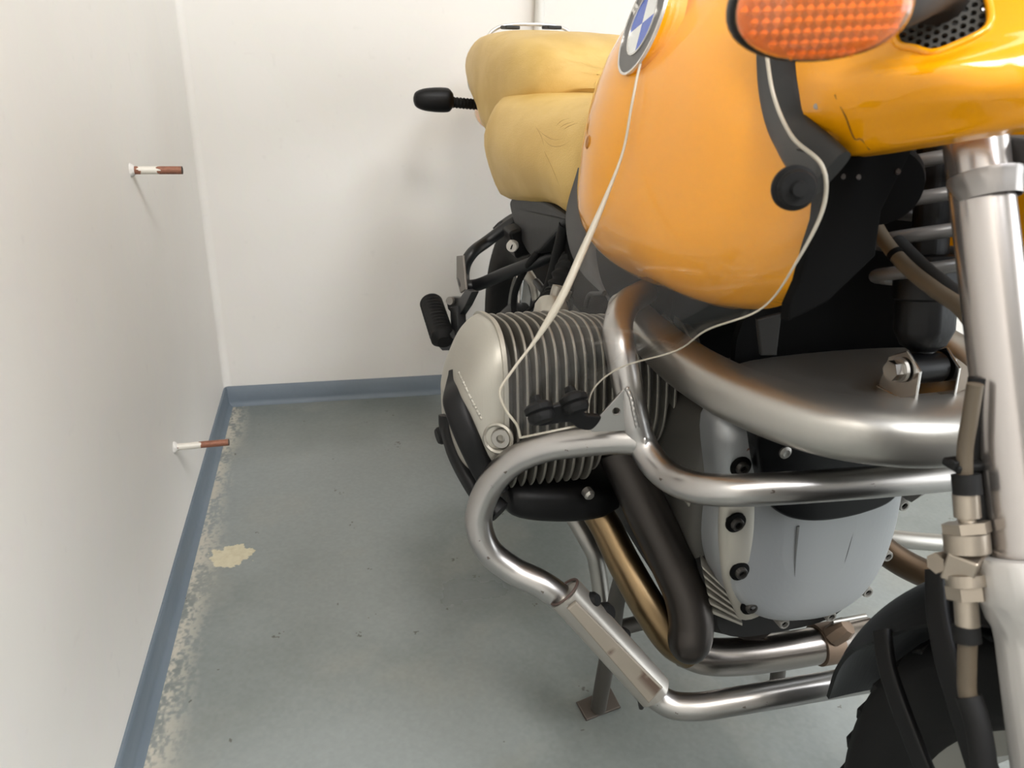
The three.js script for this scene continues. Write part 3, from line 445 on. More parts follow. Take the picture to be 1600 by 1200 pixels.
part('cylinder_head_guard', loft([[-0.345, 0.05, 0.012], [-0.335, 0.07, 0.024], [-0.28, 0.078, 0.03], [-0.22, 0.072, 0.026], [-0.19, 0.055, 0.02]].map(([x, hz, hy]) => { const r = []; for (let j = 0; j < 32; j++) { const a = j / 32 * Math.PI * 2; r.push(v3(x, 0.454 + hy * sgnPow(Math.sin(a), 0.6) - 0.16 * (x + 0.24), -0.2 + hz * sgnPow(Math.cos(a), 0.6))); } return r; }), {}), M.blackPlastic, bike, 'black underside of the cylinder head');
{ const p = part('head_plug', turn([[0, 0.005], [0.0045, 0.005], [0.0068, 0.002], [0.0068, -0.006], [0, -0.006]], atB(920, 772, 0.11), v3(0.2, -0.2, 1)), M.alu, bike); }
// --- crash bar
const BR = 0.0162, steelMat = M.steel;
const barA = [atB(1016, 452, 0.26), atB(998, 462, 0.2), atB(980, 474, 0.155), atB(968, 496, 0.12), atB(966, 530, 0.085), atB(978, 590, 0.062), atB(990, 650, 0.05), atB(1004, 696, 0.04), atB(1034, 736, 0.01), atB(1080, 760, -0.03), atB(1130, 766, -0.055), atB(1200, 764, -0.07), atB(1340, 755, -0.085), atB(1500, 742, -0.09), atB(1640, 728, -0.09)];
const crash = part('crash_bar', sweep(barA, BR, { seg: 260, rad: 28 }), steelMat, bike, 'brushed silver tubular crash bar');
const barB = [atB(994, 688, 0.045), atB(960, 687, 0.055), atB(900, 692, 0.075), atB(850, 700, 0.09), atB(800, 722, 0.105), atB(764, 762, 0.115), atB(748, 812, 0.115), atB(762, 858, 0.105), atB(800, 890, 0.09), atB(850, 915, 0.07), atB(890, 946, 0.055), atB(960, 1020, 0.025), atB(1024, 1086, 0.0), atB(1050, 1101, -0.012), atB(1090, 1104, -0.025), atB(1140, 1097, -0.035), atB(1200, 1087, -0.045), atB(1300, 1070, -0.055), atB(1420, 1050, -0.06)];
part('hoop_tube', sweep(barB, BR, { seg: 320, rad: 28 }), steelMat, crash);
{ const J = barB[0]; // weld beads
  const ring = []; for (let j = 0; j <= 14; j++) { const a = j / 14 * Math.PI * 2; ring.push(atB(1001, 689, 0.045).add(v3(0.0035 * Math.cos(a * 1) - 0.006, 0.0172 * Math.sin(a), 0.0172 * Math.cos(a)))); }
  part('weld_bead', sweep(ring, (t) => 0.0026 + 0.0002 * Math.sin(t * 90), { seg: 120, rad: 10 }), steelMat, crash);
  const gp = [atB(919, 668, 0.052), atB(930, 658, 0.05), atB(976, 607, 0.045), atB(984, 608, 0.045), atB(998, 672, 0.036), atB(990, 674, 0.036), atB(925, 674, 0.052)];
  part('gusset_plate', slab(gp, 0.004, { holes: [[atB(963, 643, 0.045), 0.0052]], bevel: 0.0008 }), steelMat, crash, 'triangular gusset with one hole');
  part('weld_bead', sweep([atB(979, 606, 0.042), atB(986, 622, 0.036), atB(991, 645, 0.03), atB(996, 668, 0.027)], (t) => 0.0024 + 0.0002 * Math.sin(t * 50), { seg: 70, rad: 10 }), steelMat, crash); }
part('hoop_tube', sweep(barB.slice(0, 13).map((p) => v3(-p.x, p.y, p.z)), BR, { seg: 160, rad: 20 }), steelMat, crash); part('bar_tube', sweep(barA.slice(0, 11).map((p) => v3(-p.x, p.y, p.z)), BR, { seg: 160, rad: 20 }), steelMat, crash);
// clamp-on protector on the straight lower run
{ const a = atB(898, 946, 0.04), b = atB(1022, 1083, -0.014), d = b.clone().sub(a).normalize(), up = v3(0.55, 0.5, 0.9).normalize();
  const pr = part('bar_protector', sweep([a.clone().addScaledVector(d, -0.012), b.clone().addScaledVector(d, 0.008)].map((p) => p.clone().add(v3(-0.0, 0.0, -0.009))), 0.0205, { seg: 30, rad: 24, pow: 2.6 }), std(0xa39f98, 0.42, 0.75), crash, 'clamped silver sleeve with scuffs');
  const f0 = [atB(886, 952, 0.03), atB(900, 940, 0.03), atB(1036, 1076, -0.024), atB(1014, 1100, -0.024)]; part('protector_strip', slab(f0.map((p) => p.clone().addScaledVector(eyeB.clone().sub(p).normalize(), 0.006)), 0.006, { bevel: 0.0022 }), std(0xb3aea6, 0.5, 0.2, { map: texture(128, 256, (u, v) => { const s = nz(u * 16, v * 30, 4); return s > 0.72 ? [126, 108, 98] : mix([182, 177, 168], [196, 190, 182], nz2(u * 30, v * 30, 3)); }, true) }), crash);
  for (const [x, y, r] of [[921, 938, 0.0095], [942, 958, 0.0125], [968, 992, 0.009]]) part('clamp_bolt', turn([[0, 0.012], [r * 0.7, 0.012], [r, 0.007], [r, -0.012]], atB(x, y, 0.045), v3(0.6, 0.5, 0.7)), M.rubber, crash);
  { const g = new THREE.TorusGeometry(0.0198, 0.0016, 8, 40); g.applyQuaternion(new THREE.Quaternion().setFromUnitVectors(v3(0, 0, 1), d)); const q = a.clone().addScaledVector(d, -0.014).add(v3(0, 0, -0.009)); g.translate(q.x, q.y, q.z); part('sleeve_seam', g, std(0x4a3a34, 0.7), crash, 'dark grimy seam at the sleeve end'); }
  part('clamp_tab', sweep([atB(1000, 1096, 0.0), atB(1002, 1106, 0.0)], 0.003, { seg: 2 }), M.darkGrey, crash); }
// --- exhaust
part('header_pipe', sweep([atB(905, 770, 0.2), atB(925, 790, 0.17), atB(945, 820, 0.15), atB(975, 880, 0.115), atB(1015, 950, 0.075), atB(1052, 1000, 0.05), atB(1078, 1016, 0.045)], (t) => 0.0195 + 0.004 * t, { seg: 120, rad: 26 }), M.gold, bike, 'heat tinted golden header pipe');
part('header_shield', sweep([atB(965, 700, 0.14), atB(985, 740, 0.125), atB(1010, 795, 0.105), atB(1046, 870, 0.075), atB(1072, 930, 0.05), atB(1080, 975, 0.035), atB(1076, 1004, 0.028), atB(1070, 1016, 0.034)], (t) => { const e = t > 0.9 ? Math.sqrt(Math.max(0.05, 1 - ((t - 0.9) / 0.1) ** 2 * 0.75)) : 1; return [0.0275 * e, 0.0275 * e]; }, { seg: 140, rad: 28 }), M.blued, bike, 'wide dark heat stained exhaust pipe');
{ const c = part('cross_pipe', sweep([atB(1068, 1012, 0.055), atB(1100, 1024, 0.045), atB(1150, 1026, 0.04), atB(1220, 1018, 0.035), atB(1290, 1006, 0.03), atB(1360, 992, 0.03)], (t) => 0.024, { seg: 90, rad: 28 }), std(0xa19a94, 0.24, 1), bike, 'shiny silver exhaust cross pipe');
  part('band_clamp', sweep([atB(1276, 1008, 0.031), atB(1304, 1003, 0.03)], 0.0275, { seg: 4, rad: 28 }), M.rust, c, 'rusty band clamp');
  part('clamp_lug', turn([[0, 0.016], [0.012, 0.014], [0.015, 0.004], [0.014, -0.014], [0, -0.016]], atB(1312, 986, 0.015), v3(0.4, 0.8, 0.3), 9), M.rust, c);
  part('clamp_screw', sweep([atB(1300, 972, 0.015), atB(1352, 962, 0.02)], 0.003, { seg: 2 }), M.alu, c); }
part('header_pipe', sweep([atB(1330, 800, 0.16), atB(1365, 845, 0.14), atB(1405, 876, 0.12), atB(1450, 898, 0.1), atB(1490, 910, 0.08)], 0.021), std(0x453627, 0.42, 0.9), bike, 'brown header pipe on the far side');
part('frame_tube', sweep([atB(1340, 832, 0.24), atB(1400, 842, 0.22), atB(1520, 852, 0.2)], 0.0145), M.alu, bike, 'plain silver tube on the far side');
part('exhaust_collector', sweep([V(-0.03, 0.31, 0.05), V(0.0, 0.27, 0.2), V(0.02, 0.26, 0.4)], 0.035), M.blued, bike);
// --- centre stand
{ const s = part('centre_stand', sweep([atY(935, 1106, 0.012), atY(945, 1050, 0.1), atY(957, 985, 0.19), atY(963, 940, 0.25), atY(975, 895, 0.32)].map((p, i) => p), 0.0125, { seg: 60 }), std(0x55514c, 0.5, 0.6), bike, 'grey steel centre stand');
  const f = atY(934, 1108, 0), fx = v3(0.05, 0, 0.012), fz = v3(-0.012, 0, 0.03);
  part('stand_foot', slab([f.clone().add(v3(-0.034, 0.016, -0.009)), f.clone().add(v3(0.03, 0.018, -0.022)), f.clone().add(v3(0.036, 0.006, 0.01)), f.clone().add(v3(-0.027, 0.004, 0.02))], 0.006), std(0x5a524b, 0.5, 0.6), s);
  const c0 = atY(962, 982, 0.19); part('cross_tube', sweep([c0, V(0.15, c0.y + 0.0, -c0.z + 0.02)], 0.0115, { seg: 8 }), std(0x55514c, 0.5, 0.6), s); 
  part('stand_leg', sweep([V(0.15, c0.y + 0.13, -c0.z + 0.06), V(0.15, c0.y, -c0.z + 0.02), V(0.16, 0.01, -c0.z)], 0.0125), std(0x55514c, 0.5, 0.6), s); }
part('bar_brace', sweep([atB(884, 790, 0.28), atB(899, 812, 0.27), atB(918, 845, 0.25), atB(929, 866, 0.24), atB(934, 890, 0.235), atB(942, 950, 0.22), atB(948, 1000, 0.2)], 0.0128, { seg: 80 }), M.alu, bike, 'thin silver brace tube behind the hoop');
// --- front engine cover
{ const O2 = [[1128, 655], [1126, 780], [1120, 870], [1134, 920], [1160, 950], [1195, 966], [1240, 968], [1296, 958], [1340, 930], [1372, 886], [1392, 836], [1405, 780], [1410, 720], [1360, 690], [1240, 680]];
  const base = O2.map(([x, y]) => atB(x, y, 0.0)), cr = new THREE.CatmullRomCurve3(base, true, 'centripetal').getPoints(90).slice(0, -1), c = v3(0, 0, 0); cr.forEach((p) => c.add(p)); c.divideScalar(cr.length);
  const ringAt = (b, k) => cr.map((p) => { const q = p.clone().sub(c).multiplyScalar(k).add(c); q.z = -b; return q; });
  const cover = part('front_cover', loft([ringAt(0.035, 1.0), ringAt(0.012, 1.0), ringAt(0.003, 0.992), ringAt(-0.006, 0.965), ringAt(-0.012, 0.91), ringAt(-0.016, 0.75), ringAt(-0.018, 0.4)], { sub: 4 }), std(0x9b9d9e, 0.4, 0.55, { bumpMap: grainBump, bumpScale: 0.0001 }), bike, 'smooth silver front engine cover');
  part('bolt_column', sweep([atB(1162, 640, 0.02), atB(1160, 730, 0.0), atB(1154, 817, -0.004), atB(1158, 893, 0.0), atB(1178, 948, 0.01)], (t) => [0.024, 0.014], { up: v3(0, 0, 1), seg: 60 }), M.castSilver, cover);
  part('crease', sweep([atB(1247, 822, -0.0185), atB(1243, 870, -0.0185), atB(1241, 920, -0.0165)], (t) => 0.0018 * (1 - t * 0.8), { rad: 10 }), std(0x6f7070, 0.45, 0.5), cover); part('crease', sweep([atB(1336, 818, -0.0165), atB(1322, 870, -0.0175), atB(1306, 915, -0.0155)], (t) => 0.0013 * (1 - t * 0.7), { rad: 10 }), std(0x6f7070, 0.45, 0.5), cover);
  const P = [[1158, 730, -0.016], [1150, 817, -0.02], [1156, 893, -0.016], [1172, 947, -0.008], [1222, 971, 0.004], [1295, 960, 0.004], [1352, 922, 0.004], [1383, 866, 0.004], [1408, 787, 0.004]];
  P.forEach(([x, y, b], i) => { const p = atB(x, y, b), d = v3(0, 0, 1);
    if (i < 4) part('bolt_recess', turn([[0, -0.002], [0.0118, -0.002], [0.0118, 0.0006], [0.0105, 0.0012], [0, 0.0012]], p, d, 28), M.deep, cover);
    part('bolt', turn([[0.0072, -0.01], [0.0072, 0.0045], [0.0062, 0.0062], [0.0042, 0.0062], [0.004, 0.001], [0, 0.001]], p, d, 24), i < 4 ? std(0x3f3d3a, 0.4, 0.7) : std(0x8d8a84, 0.4, 0.6), cover);
    part('bolt_socket', prism(6, 0.0039, 0.0015, p.clone().add(v3(0, 0, 0.0012)), d), M.deep, cover); });
  part('drain_hole', turn([[0, 0.001], [0.003, 0.001], [0.004, -0.001]], atB(1170, 703, -0.014), v3(0, 0, 1), 16), std(0x6a4d44, 0.5), cover);
  const bc = part('belt_guard', slab([atB(1191, 660, -0.03), atB(1193, 765, -0.03), atB(1204, 790, -0.03), atB(1226, 807, -0.03), atB(1258, 815, -0.03), atB(1300, 814, -0.03), atB(1352, 803, -0.03), atB(1392, 786, -0.03), atB(1410, 765, -0.03), atB(1440, 690, -0.03), atB(1420, 640, -0.03), atB(1300, 620, -0.03)], 0.07, { bevel: 0.004, smooth: 90 }), M.blackGloss, bike, 'glossy black guard above the front cover');
  part('guard_screw', turn([[0, 0.002], [0.004, 0.0028], [0.0068, 0.001], [0.0068, -0.003]], atB(1227, 707, -0.031), v3(0, 0, 1), 20), M.alu, bc);
  part('end_cap', turn([[0, 0.02], [0.018, 0.018], [0.022, 0.008], [0.022, -0.03]], atB(1425, 752, 0.02), v3(0.4, -0.5, 0.8)), std(0x6a6865, 0.45, 0.6), bc);
  // casing with pockets left of the cover, and the finned sump
  const cs = part('timing_case', slab([atB(1066, 762, 0.07), atB(1130, 762, 0.07), atB(1132, 900, 0.07), atB(1120, 905, 0.07), atB(1095, 830, 0.07), atB(1068, 775, 0.07)], 0.05, { bevel: 0.003 }), M.castSilver, bike);
  part('case_pocket', slab([atB(1084, 780, 0.068), atB(1100, 782, 0.068), atB(1102, 806, 0.068), atB(1090, 804, 0.068)], 0.003, { bevel: 0.0005 }), M.deep, cs); part('case_rib', sweep([atB(1108, 688, 0.06), atB(1106, 740, 0.06), atB(1110, 790, 0.06)], 0.004), M.castSilver, cs);
  part('oil_plug', turn([[0.009, 0.006], [0.011, 0.005], [0.0125, 0.001], [0.0125, -0.02]], atB(1098, 876, 0.06), v3(-0.3, 0, 1), 6), std(0x3c3a37, 0.5, 0.6), cs);
  const su = part('oil_sump', loft([[0.03, 0.1], [0.05, 0.128], [0.3, 0.128]].map(([b, w]) => bodyRing(b, w, 0.36, 0.43, 0.295, 4, 3.4)), {}), std(0x151413, 0.6, 0.3), bike, 'dark finned oil sump');
  for (let i = 0; i < 6; i++) part('sump_fin', slab([atB(1096 + i * 3, 884 + i * 14, 0.026), atB(1150 + i * 2, 934 + i * 8, 0.014), atB(1150 + i * 2, 938 + i * 8, 0.014), atB(1098 + i * 3, 889 + i * 14, 0.026)], 0.02, { bevel: 0.0004 }), M.castSilver, su); }
// --- telelever arm
{ const half = (s) => [V(s * 0.165, 0.676, 0.24), V(s * 0.168, 0.668, 0.16), V(s * 0.163, 0.662, 0.06), V(s * 0.142, 0.66, -0.02), V(s * 0.1, 0.66, -0.085), V(s * 0.045, 0.662, -0.118)];
  const path = [...half(-1), V(0, 0.663, -0.125), ...half(1).reverse()];
  const arm = part('suspension_arm', sweep(path, (t) => { const e = Math.abs(t - 0.5) * 2; return [0.038 - 0.015 * e, 0.0285 - 0.009 * e ** 1.6]; }, { up: v3(0, 1, 0), seg: 220, rad: 40, pow: 2.5 }), M.alu, bike, 'wide brushed silver suspension arm');
  part('arm_deck', slab([V(-0.14, 0.68, -0.03), V(-0.09, 0.683, -0.09), V(0.0, 0.685, -0.12), V(0.09, 0.683, -0.09), V(0.14, 0.68, -0.03), V(0.135, 0.676, 0.03), V(-0.135, 0.676, 0.03)], 0.02, { bevel: 0.004, smooth: 60 }), M.alu, arm); }
// --- front shock
{ const base = atB(1441, 585, -0.075), top = atB(1470, 180, -0.02);
  const sh = part('front_shock', turn([[0, 0.2], [0.016, 0.2], [0.016, 0.09], [0.029, 0.088], [0.029, 0.05], [0.0262, 0.048], [0.0262, 0.02], [0.02, 0.006], [0.011, 0], [0.011, -0.02], [0, -0.02]], atB(1441, 548, -0.075), top.clone().sub(base)), M.blackPlastic, bike, 'front shock absorber with grey coil spring');
  const d = top.clone().sub(base).normalize(), u = v3(1, 0, 0).addScaledVector(d, -d.x).normalize(), w = v3().crossVectors(d, u), s0 = atB(1441, 452, -0.06), hel = [];
  for (let i = 0; i <= 200; i++) { const a = i / 200 * 7 * Math.PI * 2 - 1.2; hel.push(s0.clone().addScaledVector(d, 0.0315 * a / (Math.PI * 2)).addScaledVector(u, 0.04 * Math.cos(a)).addScaledVector(w, 0.04 * Math.sin(a))); }
  part('coil_spring', sweep(hel, 0.0062, { seg: 420, rad: 12 }), std(0x5c5a58, 0.35, 0.2), sh, 'grey coil spring');
  part('damper_rod', sweep([s0, s0.clone().addScaledVector(d, 0.24)], 0.009, { seg: 2 }), M.darkGrey, sh);
  const c = atB(1440, 575, -0.085), br = part('shock_clevis', new RoundedBoxGeometry(0.047, 0.004, 0.05, 2, 0.001).translate(c.x, c.y - 0.028, c.z), M.polished, bike, 'polished clevis holding the shock foot');
  for (const s of [-1, 1]) part('clevis_cheek', slab([v3(c.x + s * 0.022, c.y - 0.028, c.z + 0.024), v3(c.x + s * 0.022, c.y + 0.006, c.z + 0.02), v3(c.x + s * 0.022, c.y + 0.019, c.z), v3(c.x + s * 0.022, c.y + 0.006, c.z - 0.02), v3(c.x + s * 0.022, c.y - 0.028, c.z - 0.024)], 0.003, { bevel: 0.0008 }), M.polished, br);
  part('shock_eye', sweep([c.clone().add(v3(-0.019, 0, 0)), c.clone().add(v3(0.019, 0, 0))], 0.0145, { seg: 4, rad: 28 }), M.blackGloss, br);
  part('washer', turn([[0, 0.003], [0.0115, 0.003], [0.012, 0]], c.clone().add(v3(-0.024, 0, 0)), v3(-1, 0, 0)), M.alu, br); part('hex_bolt', prism(6, 0.0095, 0.01, c.clone().add(v3(-0.026, 0, 0)), v3(-1, 0, 0)), M.polished, br); part('nut', prism(6, 0.0085, 0.01, c.clone().add(v3(0.024, 0, 0)), v3(1, 0, 0)), M.polished, br); }
// --- dark inner panels around the shock
part('inner_shroud', netMesh([[V(-0.17, 1.03, -0.075), V(-0.07, 1.03, 0.05), V(0.07, 1.03, 0.05), V(0.2, 1.03, -0.08)], [V(-0.158, 0.86, -0.085), V(-0.06, 0.86, 0.06), V(0.06, 0.86, 0.06), V(0.19, 0.86, -0.085)], [V(-0.12, 0.7, 0.05), V(-0.05, 0.7, 0.08), V(0.05, 0.7, 0.08), V(0.12, 0.7, 0.05)], [V(-0.1, 0.6, 0.06), V(-0.04, 0.6, 0.08), V(0.04, 0.6, 0.08), V(0.1, 0.6, 0.06)]], 0.006), M.deep, bike, 'black inner shroud behind the shock');
part('oil_cooler_bracket', slab([atB(1278, 300, -0.1), atB(1372, 300, -0.1), atB(1364, 360, -0.1), atB(1340, 390, -0.1), atB(1305, 400, -0.1), atB(1290, 388, -0.1), atB(1280, 350, -0.1)], 0.02, { bevel: 0.004, smooth: 50 }), M.deep, bike);
part('fairing_inner_panel', slab([atB(1257, 233, -0.125), atB(1292, 300, -0.135), atB(1284, 345, -0.135), atB(1268, 385, -0.135), atB(1249, 440, -0.135), atB(1230, 476, -0.135), atB(1226, 500, -0.135), atB(1290, 470, -0.135), atB(1370, 400, -0.135), atB(1385, 330, -0.135), atB(1428, 230, -0.125), atB(1316, 246, -0.125)], 0.012, { bevel: 0.002 }), M.deep, bike, 'black inner panel below the fairing');
part('fairing_inner_panel', slab([V(0.045, 1.0, -0.12), V(0.24, 1.0, -0.12), V(0.26, 0.9, -0.12), V(0.24, 0.76, -0.12), V(0.16, 0.72, -0.12), V(0.08, 0.85, -0.12), V(0.05, 0.93, -0.12)], 0.012, { bevel: 0.002 }), M.deep, bike);
for (const [x, y, z] of [[1316, 276, -0.1265], [1340, 277, -0.1265], [1303, 326, -0.1265], [1296, 340, -0.1265], [1402, 268, -0.1265]]) part('small_bolt', turn([[0, 0.002], [0.0018, 0.002], [0.0026, 0], [0.0026, -0.012]], atB(x, y, z), v3(-0.3, 0.3, 1), 14), std(0x4c4846, 0.45, 0.4), bike);
part('horn', turn([[0, 0.02], [0.03, 0.018], [0.034, 0.008], [0.034, -0.02], [0.02, -0.03], [0, -0.03]], atB(1372, 285, -0.08), v3(-0.4, -0.1, 1)), M.deep, bike);
part('shroud_strut', slab([atB(1184, 500, 0.02), atB(1222, 490, 0.02), atB(1214, 556, 0.02), atB(1190, 556, 0.02)], 0.006), M.darkGrey, bike);
// --- rubber edge strip between tank and fairing
part('seal_strip', sweep([atX(1212, -60, -0.19), atX(1214, 60, -0.188), atX(1217, 130, -0.186), atX(1229, 185, -0.19), atX(1249, 222, -0.197), atX(1272, 248, -0.198), atX(1296, 272, -0.195)], (t) => [0.016 + 0.003 * smooth(0.7, 0.95, t), 0.008], { up: v3(-0.7, 0, 0.7), seg: 60, pow: 3 }), M.darkGrey, bike, 'dark rubber edge strip beside the tank');
// --- beak fairing
{ const rows = [
    [[1244, -90, -0.2], [1330, -95, -0.185], [1450, -110, -0.16], [1560, -125, -0.13], [1680, -140, -0.1]],
    [[1243, 20, -0.2], [1330, 15, -0.188], [1430, 0, -0.162], [1545, -20, -0.13], [1680, -45, -0.1]],
    [[1243, 100, -0.198], [1330, 92, -0.192], [1440, 82, -0.17], [1560, 50, -0.138], [1680, 20, -0.105]],
    [[1248, 140, -0.196], [1310, 128, -0.2], [1450, 108, -0.18], [1570, 84, -0.145], [1690, 62, -0.11]],
    [[1257, 182, -0.192], [1320, 160, -0.198], [1455, 150, -0.174], [1590, 130, -0.14], [1690, 115, -0.11]],
    [[1283, 215, -0.183], [1335, 208, -0.184], [1460, 192, -0.16], [1590, 172, -0.13], [1690, 158, -0.105]],
    [[1310, 240, -0.172], [1345, 236, -0.172], [1465, 216, -0.15], [1590, 196, -0.122], [1690, 182, -0.1]],
    [[1316, 247, -0.155], [1350, 245, -0.155], [1465, 228, -0.136], [1590, 207, -0.11], [1690, 192, -0.09]]];
  const S = netSurface(rows.map((r) => r.map(([x, y, z]) => atX(x, y, z))), 90, 90);
  const proj = (p) => { const q = p.clone().applyMatrix4(bike.matrixWorld).sub(camera.position); return [W / 2 + FOCAL * q.dot(AX.R) / q.dot(AX.F), H / 2 - FOCAL * q.dot(AX.U) / q.dot(AX.F)]; };
  const hole = [[1404, 66], [1428, 77], [1456, 82], [1496, 70], [1538, 50], [1547, 32], [1544, 10], [1534, -20], [1500, -60], [1440, -60], [1405, -20]];
  const inside = (x, y) => { let c = false; for (let i = 0, j = hole.length - 1; i < hole.length; j = i++) if ((hole[i][1] > y) !== (hole[j][1] > y) && x < (hole[j][0] - hole[i][0]) * (y - hole[i][1]) / (hole[j][1] - hole[i][1]) + hole[i][0]) c = !c; return c; };
  const keep = (u, v) => { const i = Math.round(u * 90), j = Math.round(v * 90), q = S[Math.min(i, 90)][Math.min(j, 90)].clone().add(S[Math.min(i + 1, 90)][Math.min(j + 1, 90)]).multiplyScalar(0.5); const [x, y] = proj(q); return !inside(x, y); };
  const fair = part('beak_fairing', sheet(S, 0.003, { keep }), M.yellow, bike, 'glossy yellow front beak fairing with a grille opening');
  const near = (px, py) => { let best = null, bd = 1e9; for (const col of S) for (const p of col) { const [x, y] = proj(p), dd = (x - px) ** 2 + (y - py) ** 2; if (dd < bd) { bd = dd; best = p; } } return best.clone(); };
  const rim = hole.map(([x, y]) => near(x, y)); const rc = new THREE.CatmullRomCurve3(rim, true, 'centripetal').getPoints(60);
  part('opening_rim', sweep(rc, 0.0026, { seg: 120, rad: 10 }), M.yellow, fair);
  const n = v3(0, 0, 0); rim.forEach((p, i) => { const q = rim[(i + 1) % rim.length]; n.x += (p.y - q.y) * (p.z + q.z); n.y += (p.z - q.z) * (p.x + q.x); n.z += (p.x - q.x) * (p.y + q.y); }); n.normalize(); const cen = rim.reduce((a, p) => a.add(p), v3(0, 0, 0)).divideScalar(rim.length); if (n.dot(eyeB.clone().sub(cen)) < 0) n.negate();
  const back = rim.map((p) => p.clone().sub(cen)).map((p) => p.addScaledVector(n, -p.dot(n)).multiplyScalar(1.06).add(cen).addScaledVector(n, -0.006));
  const ex = back[1].clone().sub(back[0]).normalize(), ey = v3().crossVectors(n, ex), holes = [];
  const p2 = back.map((p) => [p.clone().sub(cen).dot(ex), p.clone().sub(cen).dot(ey)]);
  const in2 = (x, y) => { let c = false; for (let i = 0, j = p2.length - 1; i < p2.length; j = i++) if ((p2[i][1] > y) !== (p2[j][1] > y) && x < (p2[j][0] - p2[i][0]) * (y - p2[i][1]) / (p2[j][1] - p2[i][1]) + p2[i][0]) c = !c; return c; };
  for (let r = -14; r <= 14; r++) for (let q = -16; q <= 16; q++) { const x = q * 0.0056 + (r & 1) * 0.0028, y = r * 0.0049; if ([[0.003, 0], [-0.003, 0], [0, 0.003], [0, -0.003]].every(([a, b]) => in2(x + a, y + b))) holes.push([cen.clone().addScaledVector(ex, x).addScaledVector(ey, y).addScaledVector(n, -0.006), 0.0019]); }
  part('air_grille', slab(back, 0.003, { holes, bevel: 0 }), std(0x33312c, 0.6), fair, 'dark punched grille in the opening');
  part('grille_backing', slab(back.map((p) => p.clone().addScaledVector(n, -0.02)), 0.002, { bevel: 0 }), M.deep, fair);
  // panel joint and small screw
  const g1 = [[1303, 148], [1318, 178], [1338, 217], [1344, 217], [1358, 234]].map(([x, y]) => near(x, y)); part('panel_joint', sweep(g1, 0.0006, { rad: 6 }), std(0x7a4f06, 0.6), fair);
  part('panel_screw', turn([[0, 0.001], [0.0016, 0.001], [0.0022, 0]], near(1277, 167), v3(-0.7, 0, 0.7), 12), std(0x9b9690, 0.5), fair);
  // indicator on a rubber stem out of the opening
  const ic = atT(1280, 13, 0.40), sd = near(1475, 15).sub(ic); const axd = v3(-0.25, -0.05, 1).normalize();
  const H2 = (k, d, grow = 0) => { const r = [], ux = atT(1390, 8, 0.40).sub(ic).normalize(), uy = v3().crossVectors(axd, ux).normalize(); for (let j = 0; j < 40; j++) { const a = j / 40 * Math.PI * 2; r.push(ic.clone().addScaledVector(ux, (0.0455 + grow) * k * sgnPow(Math.cos(a), 0.9)).addScaledVector(uy, (0.025 + grow) * k * sgnPow(Math.sin(a), 0.9)).addScaledVector(axd, d)); } return r; };
  const ind = part('front_indicator', loft([H2(0.3, -0.036), H2(0.7, -0.03), H2(0.95, -0.018), H2(1.03, 0), H2(1.0, 0.003)], { sub: 4 }), M.blackPlastic, bike, 'front turn indicator with amber lens');
  part('indicator_lens', loft([H2(0.985, 0.0), H2(0.985, 0.006), H2(0.94, 0.014), H2(0.8, 0.02), H2(0.5, 0.0235), H2(0.1, 0.0245)], { sub: 5 }), M.amber, ind, 'amber lens');
  part('reflector', loft([H2(0.97, 0.0035), H2(0.97, 0.0045), H2(0.5, 0.006)], { sub: 2 }), std(0xdb8a1c, 0.35, 0.3), ind, 'amber reflector');
  const ux = atT(1390, 8, 0.40).sub(ic).normalize(), uy = v3().crossVectors(axd, ux).normalize();
  const st = []; for (let r = -4; r <= 4; r++) for (let q = -8; q <= 8; q++) { const x = q * 0.0052, y = r * 0.0052; if ((x / 0.042) ** 2 + (y / 0.0225) ** 2 > 1) continue; const e = new THREE.OctahedronGeometry(0.0032, 0); const z = 0.0235 * Math.sqrt(Math.max(0.05, 1 - (x / 0.048) ** 2 - (y / 0.028) ** 2)) * 0.55 + 0.003; const c = ic.clone().addScaledVector(ux, x).addScaledVector(uy, y).addScaledVector(axd, z); e.translate(c.x, c.y, c.z); st.push(e); }
  const pr = part('lens_prism', st, M.amberInner, ind); pr.userData.kind = 'stuff';
  part('stem', sweep([ic.clone().addScaledVector(axd, -0.02).addScaledVector(ux, 0.02), ic.clone().addScaledVector(axd, -0.03).addScaledVector(ux, 0.05), near(1466, -8).addScaledVector(n, 0.012), near(1466, -8).addScaledVector(n, -0.012)], (t) => 0.014 + 0.005 * t, { seg: 30 }), std(0x1a130c, 0.8), ind, 'dark rubber stem'); }
